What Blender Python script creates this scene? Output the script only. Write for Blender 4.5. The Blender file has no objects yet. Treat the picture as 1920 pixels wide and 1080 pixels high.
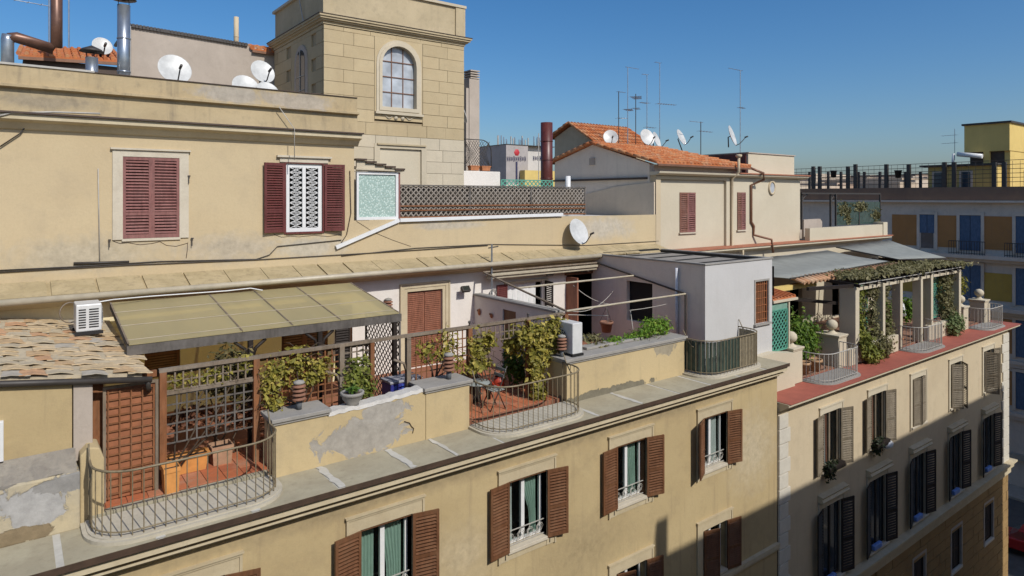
import bpy, math, random
from mathutils import Vector, Matrix
R = math.radians
random.seed(7)
scene = bpy.context.scene
col = scene.collection

# ------------------------------------------------------------------ camera, sky, sun, exposure
FPX, HZ, CZ = 1238.0, 370.0, 5.0
YAW = math.atan(1630 / 1238.0)
FX, FY = math.cos(YAW), math.sin(YAW)
RX, RY = FY, -FX
cam = bpy.data.cameras.new('camera')
cam.lens = FPX / 1920 * 36; cam.sensor_width = 36; cam.shift_y = -(540 - HZ) / 1920
cam.clip_start = .1; cam.clip_end = 5000
co = bpy.data.objects.new('camera', cam); col.objects.link(co)
co.location = (0, 0, CZ); co.rotation_euler = (R(90), 0, -math.atan2(FX, FY))
scene.camera = co

SUN_EL, SUN_AZ = 41.0, 6.0          # azimuth measured from -Y towards +X
sv = Vector((math.sin(R(SUN_AZ)) * math.cos(R(SUN_EL)), -math.cos(R(SUN_AZ)) * math.cos(R(SUN_EL)), math.sin(R(SUN_EL))))
world = bpy.data.worlds.new('World'); scene.world = world; world.use_nodes = True
wn = world.node_tree.nodes; wl = world.node_tree.links
sky = wn.new('ShaderNodeTexSky'); sky.sky_type = 'NISHITA'; sky.sun_disc = False
sky.sun_elevation = R(SUN_EL); sky.sun_rotation = R(180 - SUN_AZ)
sky.altitude = 50; sky.air_density = 1.0; sky.dust_density = 1.8; sky.ozone_density = 5.5
wn['Background'].inputs['Strength'].default_value = .15
hs = wn.new('ShaderNodeHueSaturation'); hs.inputs['Saturation'].default_value = 1.24
wl.new(sky.outputs[0], hs.inputs['Color']); wl.new(hs.outputs[0], wn['Background'].inputs['Color'])
sun = bpy.data.lights.new('sun', 'SUN'); sun.energy = 4.8; sun.angle = R(.53); sun.color = (1, .96, .90)
so = bpy.data.objects.new('sun', sun); col.objects.link(so); so.location = (10, -20, 40)
so.rotation_euler = sv.to_track_quat('Z', 'Y').to_euler()
vs = scene.view_settings
vs.view_transform = 'Standard'; vs.look = 'None'; vs.gamma = 1; vs.exposure = -.38; vs.use_curve_mapping = False
scene.cycles.max_bounces = 6; scene.cycles.diffuse_bounces = 4; scene.cycles.transparent_max_bounces = 12
scene.cycles.sample_clamp_indirect = 4

# ------------------------------------------------------------------ helpers
def P(u, v, X=None, Y=None, Z=None):
    """point of the place seen at photo pixel (u, v) on the plane X, Y or Z = const"""
    s = (u - 960) / FPX
    d = (FX + RX * s, FY + RY * s, (HZ - v) / FPX)
    t = X / d[0] if X is not None else Y / d[1] if Y is not None else (Z - CZ) / d[2]
    return Vector((d[0] * t, d[1] * t, CZ + d[2] * t))
def px(u, Y): return P(u, HZ, Y=Y).x
def V(*a): return Vector(a)
WO = {}
def link(o, parent=None, w=None):
    col.objects.link(o)
    if parent is not None: o.parent = parent
    WO[o.name] = w if w is not None else (WO[parent.name] if parent is not None else V(0, 0, 0))
    return o
def tag(o, label=None, cat=None, group=None, kind=None):
    if label: o['label'] = label
    if cat: o['category'] = cat
    if group: o['group'] = group
    if kind: o['kind'] = kind
    return o
def thing(name, label, cat, loc, group=None):
    o = bpy.data.objects.new(name, None); o.empty_display_size = .1
    loc = Vector(loc); link(o, None, loc); o.location = loc
    return tag(o, label, cat, group)
class MB:
    def __init__(s): s.v = []; s.f = []; s.sm = []
    def add(s, vs, fs, smooth=False):
        n = len(s.v); s.v += [tuple(p) for p in vs]; s.f += [tuple(i + n for i in f) for f in fs]; s.sm += [smooth] * len(fs); return s
    def box(s, x0, x1, y0, y1, z0, z1, M=None):
        x0, x1 = sorted((x0, x1)); y0, y1 = sorted((y0, y1)); z0, z1 = sorted((z0, z1))
        vs = [V(x, y, z) for z in (z0, z1) for y in (y0, y1) for x in (x0, x1)]
        if M is not None: vs = [M @ p for p in vs]
        return s.add(vs, [(0, 2, 3, 1), (4, 5, 7, 6), (0, 1, 5, 4), (2, 6, 7, 3), (0, 4, 6, 2), (1, 3, 7, 5)])
    def poly(s, *pts): return s.add(pts, [tuple(range(len(pts)))])
    def prism(s, pts, d):
        """closed polygon pts extruded by vector d"""
        n = len(pts); d = Vector(d); vs = [Vector(p) for p in pts] + [Vector(p) + d for p in pts]
        return s.add(vs, [tuple(range(n)), tuple(range(2 * n - 1, n - 1, -1))] + [(i, i + n, (i + 1) % n + n, (i + 1) % n) for i in range(n)])
    def prof(s, yz, x0, x1): return s.prism([(x0, y, z) for y, z in yz], (x1 - x0, 0, 0))
    def bar(s, p, q, w, h=None): return s.box(-.5, .5, -.5, .5, -.5, .5, bar_matrix(p, q, w, h or w))
    def tube(s, pts, r, n=6, cap=True):
        pts = [Vector(p) for p in pts]; rings = []; vs = []; up = None
        for i, p in enumerate(pts):
            d = (pts[min(i + 1, len(pts) - 1)] - pts[max(i - 1, 0)]).normalized()
            if up is None: up = V(0, 0, 1) if abs(d.z) < .9 else V(1, 0, 0)
            a = d.cross(up).normalized(); b = a.cross(d).normalized(); up = b
            rr = r[i] if isinstance(r, (list, tuple)) else r
            vs += [p + a * rr * math.cos(2 * math.pi * k / n) + b * rr * math.sin(2 * math.pi * k / n) for k in range(n)]
        m = len(pts)
        fs = [(i * n + k, i * n + (k + 1) % n, (i + 1) * n + (k + 1) % n, (i + 1) * n + k) for i in range(m - 1) for k in range(n)]
        s.add(vs, fs, True)
        if cap:
            k0 = len(s.v) - m * n
            s.f += [tuple(range(k0 + n - 1, k0 - 1, -1)), tuple(range(k0 + (m - 1) * n, k0 + m * n))]; s.sm += [False, False]
        return s
    def lathe(s, prof, n=14, M=None, smooth=True):
        """prof: (radius, height) list about local Z"""
        vs = []
        for r, z in prof:
            for k in range(n):
                p = V(r * math.cos(2 * math.pi * k / n), r * math.sin(2 * math.pi * k / n), z)
                vs.append(M @ p if M is not None else p)
        m = len(prof)
        return s.add(vs, [(i * n + k, i * n + (k + 1) % n, (i + 1) * n + (k + 1) % n, (i + 1) * n + k) for i in range(m - 1) for k in range(n)], smooth)
    def leaf(s, c, n, size, asp=1.7):
        n = n.normalized(); t = n.cross(V(random.gauss(0, 1), random.gauss(0, 1), random.gauss(0, 1))).normalized(); b = n.cross(t)
        a = size * .5 * asp; w = size * .5
        s.add([c - t * a, c + b * w + n * w * .3, c + t * a, c - b * w + n * w * .3], [(0, 1, 2), (0, 2, 3)])
    def build(s, name, mat, parent=None, bevel=0, kind=None):
        w = WO[parent.name] if parent is not None else V(0, 0, 0)
        me = bpy.data.meshes.new(name)
        me.from_pydata([(p[0] - w.x, p[1] - w.y, p[2] - w.z) for p in s.v], [], s.f)
        me.polygons.foreach_set('use_smooth', s.sm)
        me.materials.append(mat); me.update()
        o = bpy.data.objects.new(name, me); link(o, parent)
        if bevel:
            b = o.modifiers.new('bevel', 'BEVEL'); b.width = bevel; b.segments = 2; b.limit_method = 'ANGLE'
        if kind: o['kind'] = kind
        return o
def bar_matrix(p, q, w, h, up=None):
    p, q = Vector(p), Vector(q); d = q - p; L = d.length; x = d / L
    u = up or (V(0, 0, 1) if abs(x.z) < .95 else V(0, 1, 0))
    y = u.cross(x).normalized(); z = x.cross(y)
    M = Matrix(((x.x * L, y.x * w, z.x * h, 0), (x.y * L, y.y * w, z.y * h, 0), (x.z * L, y.z * w, z.z * h, 0), (0, 0, 0, 1)))
    M.translation = (p + q) / 2
    return M
UNIT = {}
def unit_mesh(mat):
    if mat.name not in UNIT:
        m = MB().box(-.5, .5, -.5, .5, -.5, .5)
        me = bpy.data.meshes.new('unit_bar_' + mat.name); me.from_pydata(m.v, [], m.f); me.materials.append(mat)
        UNIT[mat.name] = me
    return UNIT[mat.name]
def piece(name, me, M, parent):
    o = bpy.data.objects.new(name, me); link(o, parent)
    o.matrix_local = Matrix.Translation(-WO[parent.name]) @ M
    return o
def bar(name, p, q, w, h, mat, parent, up=None): return piece(name, unit_mesh(mat), bar_matrix(p, q, w, h, up), parent)
def slab(name, x0, x1, y0, y1, z0, z1, mat, parent):
    M = Matrix.Diagonal((x1 - x0, y1 - y0, z1 - z0, 1)); M.translation = ((x0 + x1) / 2, (y0 + y1) / 2, (z0 + z1) / 2)
    return piece(name, unit_mesh(mat), M, parent)
CYL = {}
def rod(name, p, q, r, mat, parent, n=6):
    k = (mat.name, n)
    if k not in CYL:
        m = MB().tube([(-.5, 0, 0), (.5, 0, 0)], 1, n)
        me = bpy.data.meshes.new('unit_rod_' + mat.name); me.from_pydata(m.v, [], m.f); me.polygons.foreach_set('use_smooth', m.sm); me.materials.append(mat); CYL[k] = me
    return piece(name, CYL[k], bar_matrix(p, q, r, r), parent)
def share(name, mb, mat):
    me = bpy.data.meshes.new(name); me.from_pydata(mb.v, [], mb.f); me.polygons.foreach_set('use_smooth', mb.sm); me.materials.append(mat); return me
def wall_holes(m, a0, a1, z0, z1, holes, at, depth=.25, axis='y', back=True):
    """sheet at Y=at (axis y, looking -Y) or X=at (axis x, looking -X) with rectangular openings and their reveals"""
    holes = [h for h in holes if a0 <= (h[0] + h[1]) / 2 <= a1]
    A = sorted({a0, a1, *[h[0] for h in holes], *[h[1] for h in holes]}); Z = sorted({z0, z1, *[h[2] for h in holes], *[h[3] for h in holes]})
    A = [a for a in A if a0 <= a <= a1]; Z = [z for z in Z if z0 <= z <= z1]
    def pt(a, d, z): return (a, at + d, z) if axis == 'y' else (at + d, a, z)
    for i in range(len(A) - 1):
        for j in range(len(Z) - 1):
            ca, cz = (A[i] + A[i + 1]) / 2, (Z[j] + Z[j + 1]) / 2
            if any(h[0] < ca < h[1] and h[2] < cz < h[3] for h in holes): continue
            m.poly(pt(A[i], 0, Z[j]), pt(A[i + 1], 0, Z[j]), pt(A[i + 1], 0, Z[j + 1]), pt(A[i], 0, Z[j + 1]))
    for h in holes:
        b, c, d, e = h[:4]
        for q in (((b, d), (c, d)), ((c, d), (c, e)), ((c, e), (b, e)), ((b, e), (b, d))):
            (p0, q0), (p1, q1) = q
            m.poly(pt(p0, 0, q0), pt(p0, depth, q0), pt(p1, depth, q1), pt(p1, 0, q1))
    return m

# ------------------------------------------------------------------ materials
MATS = {}
class NT:
    def __init__(s, name):
        s.m = bpy.data.materials.new(name); s.m.use_nodes = True; s.t = s.m.node_tree; s.b = s.t.nodes['Principled BSDF']; MATS[name] = s.m
        s.pos = s.n('ShaderNodeNewGeometry').outputs['Position']
    def n(s, k, **kw):
        o = s.t.nodes.new(k)
        for a, v in kw.items(): setattr(o, a, v)
        return o
    def set(s, i, v):
        if hasattr(v, 'is_output'): s.t.links.new(v, i)
        else: i.default_value = v
    def noise(s, sc, det=4, rough=.55, vec=None, stretch=None, dist=0):
        v = vec or s.pos
        if stretch:
            mp = s.n('ShaderNodeMapping'); s.t.links.new(v, mp.inputs[0]); mp.inputs['Scale'].default_value = stretch; v = mp.outputs[0]
        o = s.n('ShaderNodeTexNoise'); s.t.links.new(v, o.inputs['Vector']); o.inputs['Scale'].default_value = sc; o.inputs['Detail'].default_value = det
        o.inputs['Roughness'].default_value = rough; o.inputs['Distortion'].default_value = dist
        return o.outputs[0]
    def ramp(s, v, a, b, lo=0., hi=1.):
        o = s.n('ShaderNodeMapRange'); s.t.links.new(v, o.inputs[0]); o.inputs[1].default_value = a; o.inputs[2].default_value = b; o.inputs[3].default_value = lo; o.inputs[4].default_value = hi
        return o.outputs[0]
    def mix(s, fac, a, b):
        o = s.n('ShaderNodeMix', data_type='RGBA'); s.set(o.inputs[0], fac)
        for i, c in ((6, a), (7, b)): s.set(o.inputs[i], c if hasattr(c, 'is_output') else (*c, 1))
        return o.outputs[2]
    def math(s, op, a, b=0.):
        o = s.n('ShaderNodeMath', operation=op); s.set(o.inputs[0], a); s.set(o.inputs[1], b); return o.outputs[0]
    def vm(s, op, a, b):
        o = s.n('ShaderNodeVectorMath', operation=op); s.set(o.inputs[0], a); s.set(o.inputs[1], b); return o
    def rand(s): return s.n('ShaderNodeObjectInfo').outputs['Random']
    def island(s): return s.n('ShaderNodeNewGeometry').outputs['Random Per Island']
    def bump(s, h, st=.3, d=.01):
        o = s.n('ShaderNodeBump'); o.inputs['Strength'].default_value = st; o.inputs['Distance'].default_value = d; s.t.links.new(h, o.inputs['Height']); s.t.links.new(o.outputs[0], s.b.inputs['Normal'])
    def done(s, c, rough=.8, metal=0., spec=None):
        s.set(s.b.inputs['Base Color'], c if hasattr(c, 'is_output') else (*c, 1)); s.set(s.b.inputs['Roughness'], rough); s.b.inputs['Metallic'].default_value = metal
        if spec is not None: s.b.inputs['Specular IOR Level'].default_value = spec
        return s.m
def stucco(name, c1, c2, stain=(.16, .13, .10), amt=.5, scale=.6, bump=.35, patches=(), streak=.5, rnd=0):
    """lime plaster: two tones, blotches, rain streaks; patches = bare spots (centre, radii, colour) with ragged edges"""
    t = NT(name)
    big = t.noise(scale, 5, .6, dist=.6); c = t.mix(t.ramp(big, .38, .62), c1, c2)
    mid = t.noise(scale * 5, 6, .65); c = t.mix(t.ramp(mid, .52, .75, 0, amt * .55), c, stain)
    st = t.noise(1.0, 5, .6, stretch=(5, 5, .35)); c = t.mix(t.ramp(st, .55, .8, 0, streak * amt), c, stain)
    fine = t.noise(26, 4, .7); c = t.mix(t.ramp(fine, .45, .8, 0, .22), c, tuple(x * .62 for x in c1))
    rel = None
    for ctr, rad, pc, *soft in patches:
        sf = soft[0] if soft else .04
        d = t.vm('DIVIDE', t.vm('SUBTRACT', t.pos, ctr).outputs[0], rad)
        l = t.vm('LENGTH', d.outputs[0], (0, 0, 0)).outputs['Value']
        nn = t.math('ADD', l, t.ramp(t.noise(2.6, 7, .68, dist=.8), .2, .8, -.65, .65))
        k = t.ramp(nn, 1 - sf, 1 + sf, 1, 0)
        pcc = t.mix(t.ramp(t.noise(6, 6, .7), .35, .7), pc, tuple(x * .72 for x in pc))
        c = t.mix(k, c, pcc)
        if not soft: rel = k if rel is None else t.math('MAXIMUM', rel, k)
    if rnd: c = t.mix(t.ramp(t.rand(), 0, 1, 0, rnd), c, tuple(x * .6 for x in c2))
    hgt = t.noise(9, 8, .75)
    if rel is not None: hgt = t.math('SUBTRACT', hgt, t.math('MULTIPLY', rel, 1.4))
    t.bump(hgt, bump, .02)
    return t.done(c, .92, spec=.25)
def plain(name, c, rough=.7, metal=0., var=.25, scale=4, bump=0, spec=None, rnd=0):
    t = NT(name); d = tuple(x * (1 - var) for x in c)
    o = t.mix(t.ramp(t.noise(scale, 6, .65), .35, .68), c, d)
    if rnd: o = t.mix(t.ramp(t.rand(), 0, 1, 0, rnd), o, tuple(x * .35 for x in c))
    if bump: t.bump(t.noise(scale * 6, 5, .7), bump, .01)
    return t.done(o, rough, metal, spec)
def wood(name, c, grey=(.3, .27, .24), wear=.4, rough=.7):
    t = NT(name)
    g = t.noise(1, 6, .65, stretch=(14, 14, 3)); o = t.mix(t.ramp(g, .35, .7), c, tuple(x * .55 for x in c))
    o = t.mix(t.ramp(t.noise(2.2, 6, .7), .45, .75, 0, wear), o, grey)
    o = t.mix(t.ramp(t.rand(), 0, 1, 0, .3), o, tuple(x * .5 for x in c))
    t.bump(g, .25, .01)
    return t.done(o, rough, spec=.3)
def tiles(name, cols, rough=.85, island=False, grime=.5):
    t = NT(name); r = t.island() if island else t.rand()
    cr = t.n('ShaderNodeValToRGB'); cr.color_ramp.interpolation = 'CONSTANT'; t.t.links.new(r, cr.inputs[0])
    e = cr.color_ramp.elements
    while len(e) < len(cols): e.new(.5)
    for i, c in enumerate(cols): e[i].position = i / len(cols); e[i].color = (*c, 1)
    o = t.mix(t.ramp(t.noise(7, 7, .72), .42, .75, 0, grime), cr.outputs[0], (.12, .1, .08))
    o = t.mix(t.ramp(t.noise(2.3, 5, .6), .5, .75, 0, .4), o, (.42, .36, .27))
    t.bump(t.noise(22, 6, .7), .4, .01)
    return t.done(o, rough, spec=.2)
def leafmat(name, c1, c2, c3, trans=.35):
    t = NT(name); r = t.island()
    o = t.mix(t.ramp(r, 0, .7), c1, c2); o = t.mix(t.ramp(r, .8, 1), o, c3)
    m = t.done(o, .55, spec=.3)
    tr = t.n('ShaderNodeBsdfTranslucent'); t.t.links.new(o, tr.inputs[0]); ms = t.n('ShaderNodeMixShader'); ms.inputs[0].default_value = trans
    out = t.t.nodes['Material Output']
    t.t.links.new(t.b.outputs[0], ms.inputs[1]); t.t.links.new(tr.outputs[0], ms.inputs[2]); t.t.links.new(ms.outputs[0], out.inputs[0])
    return m
def glassmat(name, c=(.02, .025, .03), rough=.06):
    t = NT(name); t.b.inputs['IOR'].default_value = 1.5
    o = t.mix(t.ramp(t.noise(1.3, 3), .4, .65), c, tuple(x * 1.8 for x in c))
    return t.done(o, rough, spec=.6)

def clearglass(name):
    t = NT(name); g = t.n('ShaderNodeBsdfGlossy'); g.inputs['Roughness'].default_value = .02; tr = t.n('ShaderNodeBsdfTransparent'); tr.inputs[0].default_value = (.82, .86, .85, 1)
    lw = t.n('ShaderNodeLayerWeight'); lw.inputs[0].default_value = .5; ms = t.n('ShaderNodeMixShader'); t.t.links.new(t.math('ADD', t.math('MULTIPLY', t.math('POWER', lw.outputs['Facing'], 4.), .6), .035), ms.inputs[0]); t.t.links.new(tr.outputs[0], ms.inputs[1]); t.t.links.new(g.outputs[0], ms.inputs[2]); t.t.links.new(ms.outputs[0], t.t.nodes['Material Output'].inputs[0]); return t.m
OCHRE = stucco('ochre_plaster', (.475, .37, .20), (.425, .325, .172), stain=(.24, .18, .11), amt=.65, scale=.35, streak=1.0,
    patches=[((5.6, 11.1, -.55), (3.5, 1, .14), (.36, .28, .16), .7), ((13, 11.1, -.55), (4, 1, .12), (.36, .28, .16), .7), ((7.2, 11.1, -2.2), (.7, 1, .5), (.52, .42, .26), .8), ((10.6, 11.1, -3.1), (1.1, 1, .5), (.40, .31, .17), .8), ((17.3, 11.1, -2.4), (.9, 1, .9), (.53, .44, .29), .7)])
PARAP = stucco('parapet_plaster', (.52, .41, .23), (.46, .36, .20), stain=(.2, .17, .13), amt=.45, scale=.5,
    patches=[((5.45, 11.9, .38), (.95, 1, .36), (.37, .34, .29)), ((5.9, 11.9, .75), (.55, 1, .2), (.4, .37, .32)),
             ((12.2, 11.9, .05), (1.7, 1, .13), (.2, .18, .13)), ((14.3, 11.9, .9), (.5, .6, .25), (.36, .31, .22))])
LEFTP = stucco('stained_plaster', (.50, .42, .27), (.42, .37, .27), stain=(.17, .16, .14), amt=.8, scale=.9, bump=.6,
    patches=[((.3, 12, .5), (.42, 1, .3), (.42, .41, .39)), ((.7, 12, .72), (.5, 1, .14), (.3, .29, .27)), ((0, 12, .1), (.5, 1, .12), (.26, .2, .12)), ((.1, 12, .95), (.9, 1.5, .1), (.22, .2, .17))])
UPPER = stucco('upper_plaster', (.53, .425, .262), (.50, .395, .24), stain=(.33, .27, .19), amt=.5, scale=.3,
    patches=[((1.3, 17, 3.75), (1.3, 1, .35), (.48, .41, .29), .5), ((4.4, 17, 3.75), (1.1, 1, .3), (.48, .41, .3), .5), ((6.3, 17, 3.7), (.9, 1, .25), (.52, .46, .35), .4), ((10.5, 17, 4.15), (1.2, 1, .12), (.5, .44, .34), .4), ((17.2, 17, 3.9), (1.3, 1, .35), (.52, .46, .36), .5)])
ATTIC = stucco('attic_plaster', (.47, .37, .22), (.40, .31, .18), stain=(.15, .125, .095), amt=.8, scale=.7, streak=.8,
    patches=[((4.3, 16.9, 7.5), (.8, 1, .2), (.41, .36, .29), .25), ((5.9, 16.9, 7.45), (.9, 1, .22), (.42, .36, .28), .25), ((.6, 16.8, 7.0), (.8, 1, .16), (.34, .28, .19), .4)])
CREAMW = stucco('cream_plaster', (.56, .495, .37), (.52, .455, .335), stain=(.4, .35, .27), amt=.25, scale=.4)
CREAML = stucco('cream_wall_plaster', (.56, .465, .315), (.52, .425, .285), stain=(.3, .24, .17), amt=.45, scale=.4)
WHITEP = stucco('white_plaster', (.72, .672, .61), (.67, .625, .565), stain=(.38, .33, .28), amt=.35, scale=.5, streak=.4)
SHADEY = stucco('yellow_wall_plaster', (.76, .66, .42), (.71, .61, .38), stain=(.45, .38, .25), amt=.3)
GREYP = stucco('grey_plaster', (.45, .385, .32), (.40, .34, .28), stain=(.27, .23, .19), amt=.5, scale=.8)
MOULD = stucco('moulding_plaster', (.55, .47, .32), (.49, .41, .27), stain=(.25, .2, .14), amt=.4, scale=1.2)
SURR = stucco('ochre_moulding', (.50, .42, .275), (.45, .37, .235), stain=(.25, .2, .14), amt=.4, scale=1.4)
EAVE = stucco('eave_slab_stone', (.45, .36, .21), (.37, .295, .165), stain=(.17, .13, .08), amt=1.0, scale=1.6, bump=.6)
BALF = stucco('balcony_floor_stone', (.50, .455, .36), (.44, .40, .31), stain=(.24, .2, .15), amt=.5, scale=1.5)
STONEW = stucco('window_stone', (.56, .50, .39), (.50, .44, .34), stain=(.3, .26, .2), amt=.35, scale=2)
LEDGE = stucco('ledge_stone', (.40, .36, .255), (.34, .30, .21), stain=(.19, .165, .11), amt=.6, scale=1.4, bump=.5)
MORTAR = stucco('pale_mortar', (.54, .52, .46), (.47, .45, .39), amt=.4, scale=2)
CAPS = stucco('coping_stone', (.33, .31, .275), (.28, .265, .24), stain=(.16, .15, .13), amt=.5, scale=2)
TOWER = stucco('tower_block', (.51, .41, .25), (.47, .37, .22), stain=(.25, .2, .14), amt=.45, scale=.8, rnd=.28)
TOWERL = stucco('tower_pale_block', (.56, .485, .36), (.51, .445, .325), stain=(.3, .26, .2), amt=.4, scale=.8, rnd=.2)
TJOINT = stucco('tower_joint', (.38, .305, .19), (.33, .26, .165), amt=.5)
TOWTOP = stucco('tower_parapet_plaster', (.49, .40, .255), (.43, .35, .22), stain=(.19, .15, .11), amt=.6, scale=.8)
BROWN = plain('dark_brown_trim', (.075, .045, .028), .6, var=.4)
GUTTER = plain('beige_gutter', (.46, .40, .29), .45, var=.25, scale=3)
W_SHUT = wood('brown_shutter_paint', (.175, .076, .035), (.30, .18, .10), .35, .5)
W_MAR = wood('maroon_shutter_paint', (.15, .04, .036), (.2, .09, .08), .3, .5)
W_ROSE = wood('faded_maroon_paint', (.27, .115, .10), (.33, .19, .17), .4, .6)
W_GREYB = wood('grey_brown_shutter_paint', (.21, .17, .115), (.3, .26, .2), .4, .65)
W_DARK = wood('dark_wood', (.028, .02, .016), (.05, .04, .03), .3, .6)
W_TREL = wood('red_brown_timber', (.26, .105, .042), (.3, .2, .13), .35)
W_OLD = wood('weathered_timber', (.24, .185, .13), (.34, .3, .25), .6, .85)
W_BEAM = wood('grey_beam_timber', (.13, .115, .10), (.24, .22, .2), .6, .9)
W_DOOR = wood('terracotta_roller_paint', (.33, .135, .08), (.38, .2, .14), .3, .6)
WHITE = plain('white_paint', (.72, .72, .70), .4, var=.1)
PLASTIC = plain('grey_white_enamel', (.62, .62, .60), .35, var=.15)
DISHM = plain('dish_enamel', (.60, .60, .57), .4, var=.3, scale=3)
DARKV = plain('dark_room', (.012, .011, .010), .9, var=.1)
BLACK = plain('black_rubber', (.012, .012, .012), .6, var=.2)
GLASS = clearglass('window_glass'); GLASSD = glassmat('dark_glass'); GLASSL = glassmat('painted_sky_glass', (.3, .32, .34), .12); GLASSB = glassmat('blue_glass', (.03, .045, .06), .08)  # tower panes: sky reflections painted in as a pale grey base
CURTG = plain('green_curtain', (.38, .5, .42), .8, var=.15, scale=8); CURTW = plain('white_curtain', (.7, .7, .68), .8, var=.12, scale=8); CURTB = plain('blue_curtain', (.33, .45, .58), .8, var=.15); CURTR = plain('rust_curtain', (.32, .11, .06), .8, var=.2)
IRON = plain('painted_iron', (.26, .205, .12), .6, var=.45, scale=9); IROND = plain('dark_iron', (.05, .042, .035), .55, var=.3, scale=9); IRONW = plain('pale_iron', (.44, .415, .365), .6, var=.2)
GALV = plain('galvanised_steel', (.44, .48, .52), .3, .75, var=.25, scale=5); FLUE = plain('brown_flue_steel', (.17, .085, .055), .4, .3, var=.3, scale=6); MAROONF = plain('maroon_flue_enamel', (.11, .028, .022), .4, 0, var=.25)
COPPER = plain('brown_copper', (.24, .12, .07), .45, .3, var=.3)
TERRA = plain('terracotta', (.50, .19, .075), .8, var=.35, scale=6, bump=.2); TERRAO = plain('orange_planter', (.62, .27, .07), .7, var=.2, scale=6)
TERRAD = plain('dark_terracotta', (.27, .13, .08), .8, var=.35, scale=9)
FLOORT = tiles('terrace_tile', [(.42, .13, .055), (.46, .155, .07), (.36, .11, .05), (.44, .17, .085)], grime=.3)
OLDTILE = tiles('old_roof_tile', [(.55, .42, .25), (.58, .45, .28), (.52, .36, .20), (.50, .42, .29), (.60, .48, .31), (.53, .31, .17), (.44, .40, .33), (.56, .43, .26)], grime=.5)
ORTILE = tiles('orange_roof_tile', [(.52, .18, .065), (.56, .21, .08), (.46, .145, .05), (.52, .24, .11)], island=True, grime=.3)
REDLEDGE = plain('red_ledge_coating', (.36, .10, .065), .75, var=.2, scale=2.5, bump=.15)
REDTILE = plain('red_cornice_tile', (.40, .15, .08), .8, var=.25, scale=3)
L_YEL = leafmat('yellow_green_leaf', (.44, .37, .07), (.17, .165, .028), (.62, .50, .14)); L_GRN = leafmat('green_leaf', (.10, .19, .025), (.045, .10, .018), (.22, .30, .04)); L_BRT = leafmat('bright_green_leaf', (.20, .33, .035), (.10, .21, .02), (.34, .42, .07))
L_DRY = leafmat('dry_leaf', (.17, .15, .055), (.09, .075, .03), (.34, .27, .11)); L_DUSTY = leafmat('dusty_leaf', (.22, .205, .09), (.13, .12, .05), (.36, .32, .17)); L_FLW = leafmat('white_petal', (.75, .75, .72), (.65, .66, .66), (.8, .78, .7), .2)
STEM = plain('stem_bark', (.10, .07, .045), .9, var=.3)
GREENP = plain('green_lattice_paint', (.10, .33, .24), .5, var=.25); GREENS = plain('dark_green_screen', (.05, .075, .055), .7, var=.5, scale=5); BAMBOO = plain('cane_screen', (.27, .225, .145), .8, var=.4, scale=7)
BLUEC = plain('blue_cover', (.035, .04, .26), .5, var=.4, scale=7); BLUEP = plain('blue_plastic', (.06, .12, .5), .4, var=.2)
ROOFM = stucco('pale_roof_membrane', (.60, .57, .52), (.54, .51, .46), stain=(.35, .32, .28), amt=.4, scale=.8)
TAR = stucco('tar_sheet', (.30, .275, .24), (.25, .23, .2), stain=(.1, .09, .08), amt=.6, scale=1.2); AWNG = plain('grey_awning_canvas', (.25, .26, .235), .8, var=.2, scale=2, bump=.1)
def canopy_mat():
    t = NT('yellowed_canopy_sheet'); o = t.mix(t.ramp(t.noise(.8, 5, .6, stretch=(3, .4, 1)), .35, .7), (.56, .50, .29), (.47, .42, .25))
    o = t.mix(t.ramp(t.noise(5, 6, .7), .5, .8, 0, .3), o, (.55, .5, .33)); o = t.mix(t.ramp(t.rand(), 0, 1, 0, .6), o, (.5, .45, .29))
    m = t.done(o, .35, spec=.5); tr = t.n('ShaderNodeBsdfTranslucent'); tr.inputs[0].default_value = (.75, .6, .25, 1); ms = t.n('ShaderNodeMixShader'); ms.inputs[0].default_value = .25
    tp = t.n('ShaderNodeBsdfTransparent'); tp.inputs[0].default_value = (1, .92, .6, 1); m2 = t.n('ShaderNodeMixShader'); m2.inputs[0].default_value = .32
    t.t.links.new(t.b.outputs[0], ms.inputs[1]); t.t.links.new(tr.outputs[0], ms.inputs[2]); t.t.links.new(ms.outputs[0], m2.inputs[1]); t.t.links.new(tp.outputs[0], m2.inputs[2]); t.t.links.new(m2.outputs[0], t.t.nodes['Material Output'].inputs[0]); return m
CANOPY = canopy_mat()
def frosted():
    t = NT('patterned_green_glass'); vo = t.n('ShaderNodeTexVoronoi'); vo.inputs['Scale'].default_value = 17; t.t.links.new(t.pos, vo.inputs['Vector'])
    o = t.mix(t.ramp(vo.outputs[0], .1, .5), (.62, .72, .65), (.33, .44, .39)); t.bump(vo.outputs[0], .4, .02); return t.done(o, .2, spec=.5)
FROST = frosted()
ASPH = plain('asphalt', (.10, .095, .085), .85, var=.3, scale=2, bump=.2); PAVE = plain('pavement_stone', (.44, .38, .30), .85, var=.25, scale=2)
QUOIN = stucco('quoin_stone', (.60, .56, .47), (.54, .50, .42), stain=(.3, .27, .22), amt=.3, scale=1.5); RUST = stucco('brown_rustic_block', (.34, .22, .095), (.29, .185, .08), stain=(.15, .1, .06), amt=.4, scale=1)
FARBR = stucco('brown_panel_plaster', (.44, .21, .075), (.39, .185, .065), amt=.3); FARYE = stucco('mustard_panel_plaster', (.5, .32, .07), (.45, .28, .06), amt=.3); FARWH = stucco('pale_grey_plaster', (.66, .555, .45), (.6, .5, .4), amt=.4)
YELB = stucco('yellow_building_plaster', (.66, .49, .17), (.6, .44, .15), stain=(.4, .3, .14), amt=.3); BLUESH = wood('blue_shutter_paint', (.10, .155, .24), (.15, .19, .27), .35); COPING = stucco('brown_coping', (.23, .15, .10), (.19, .125, .09), amt=.4)

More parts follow.
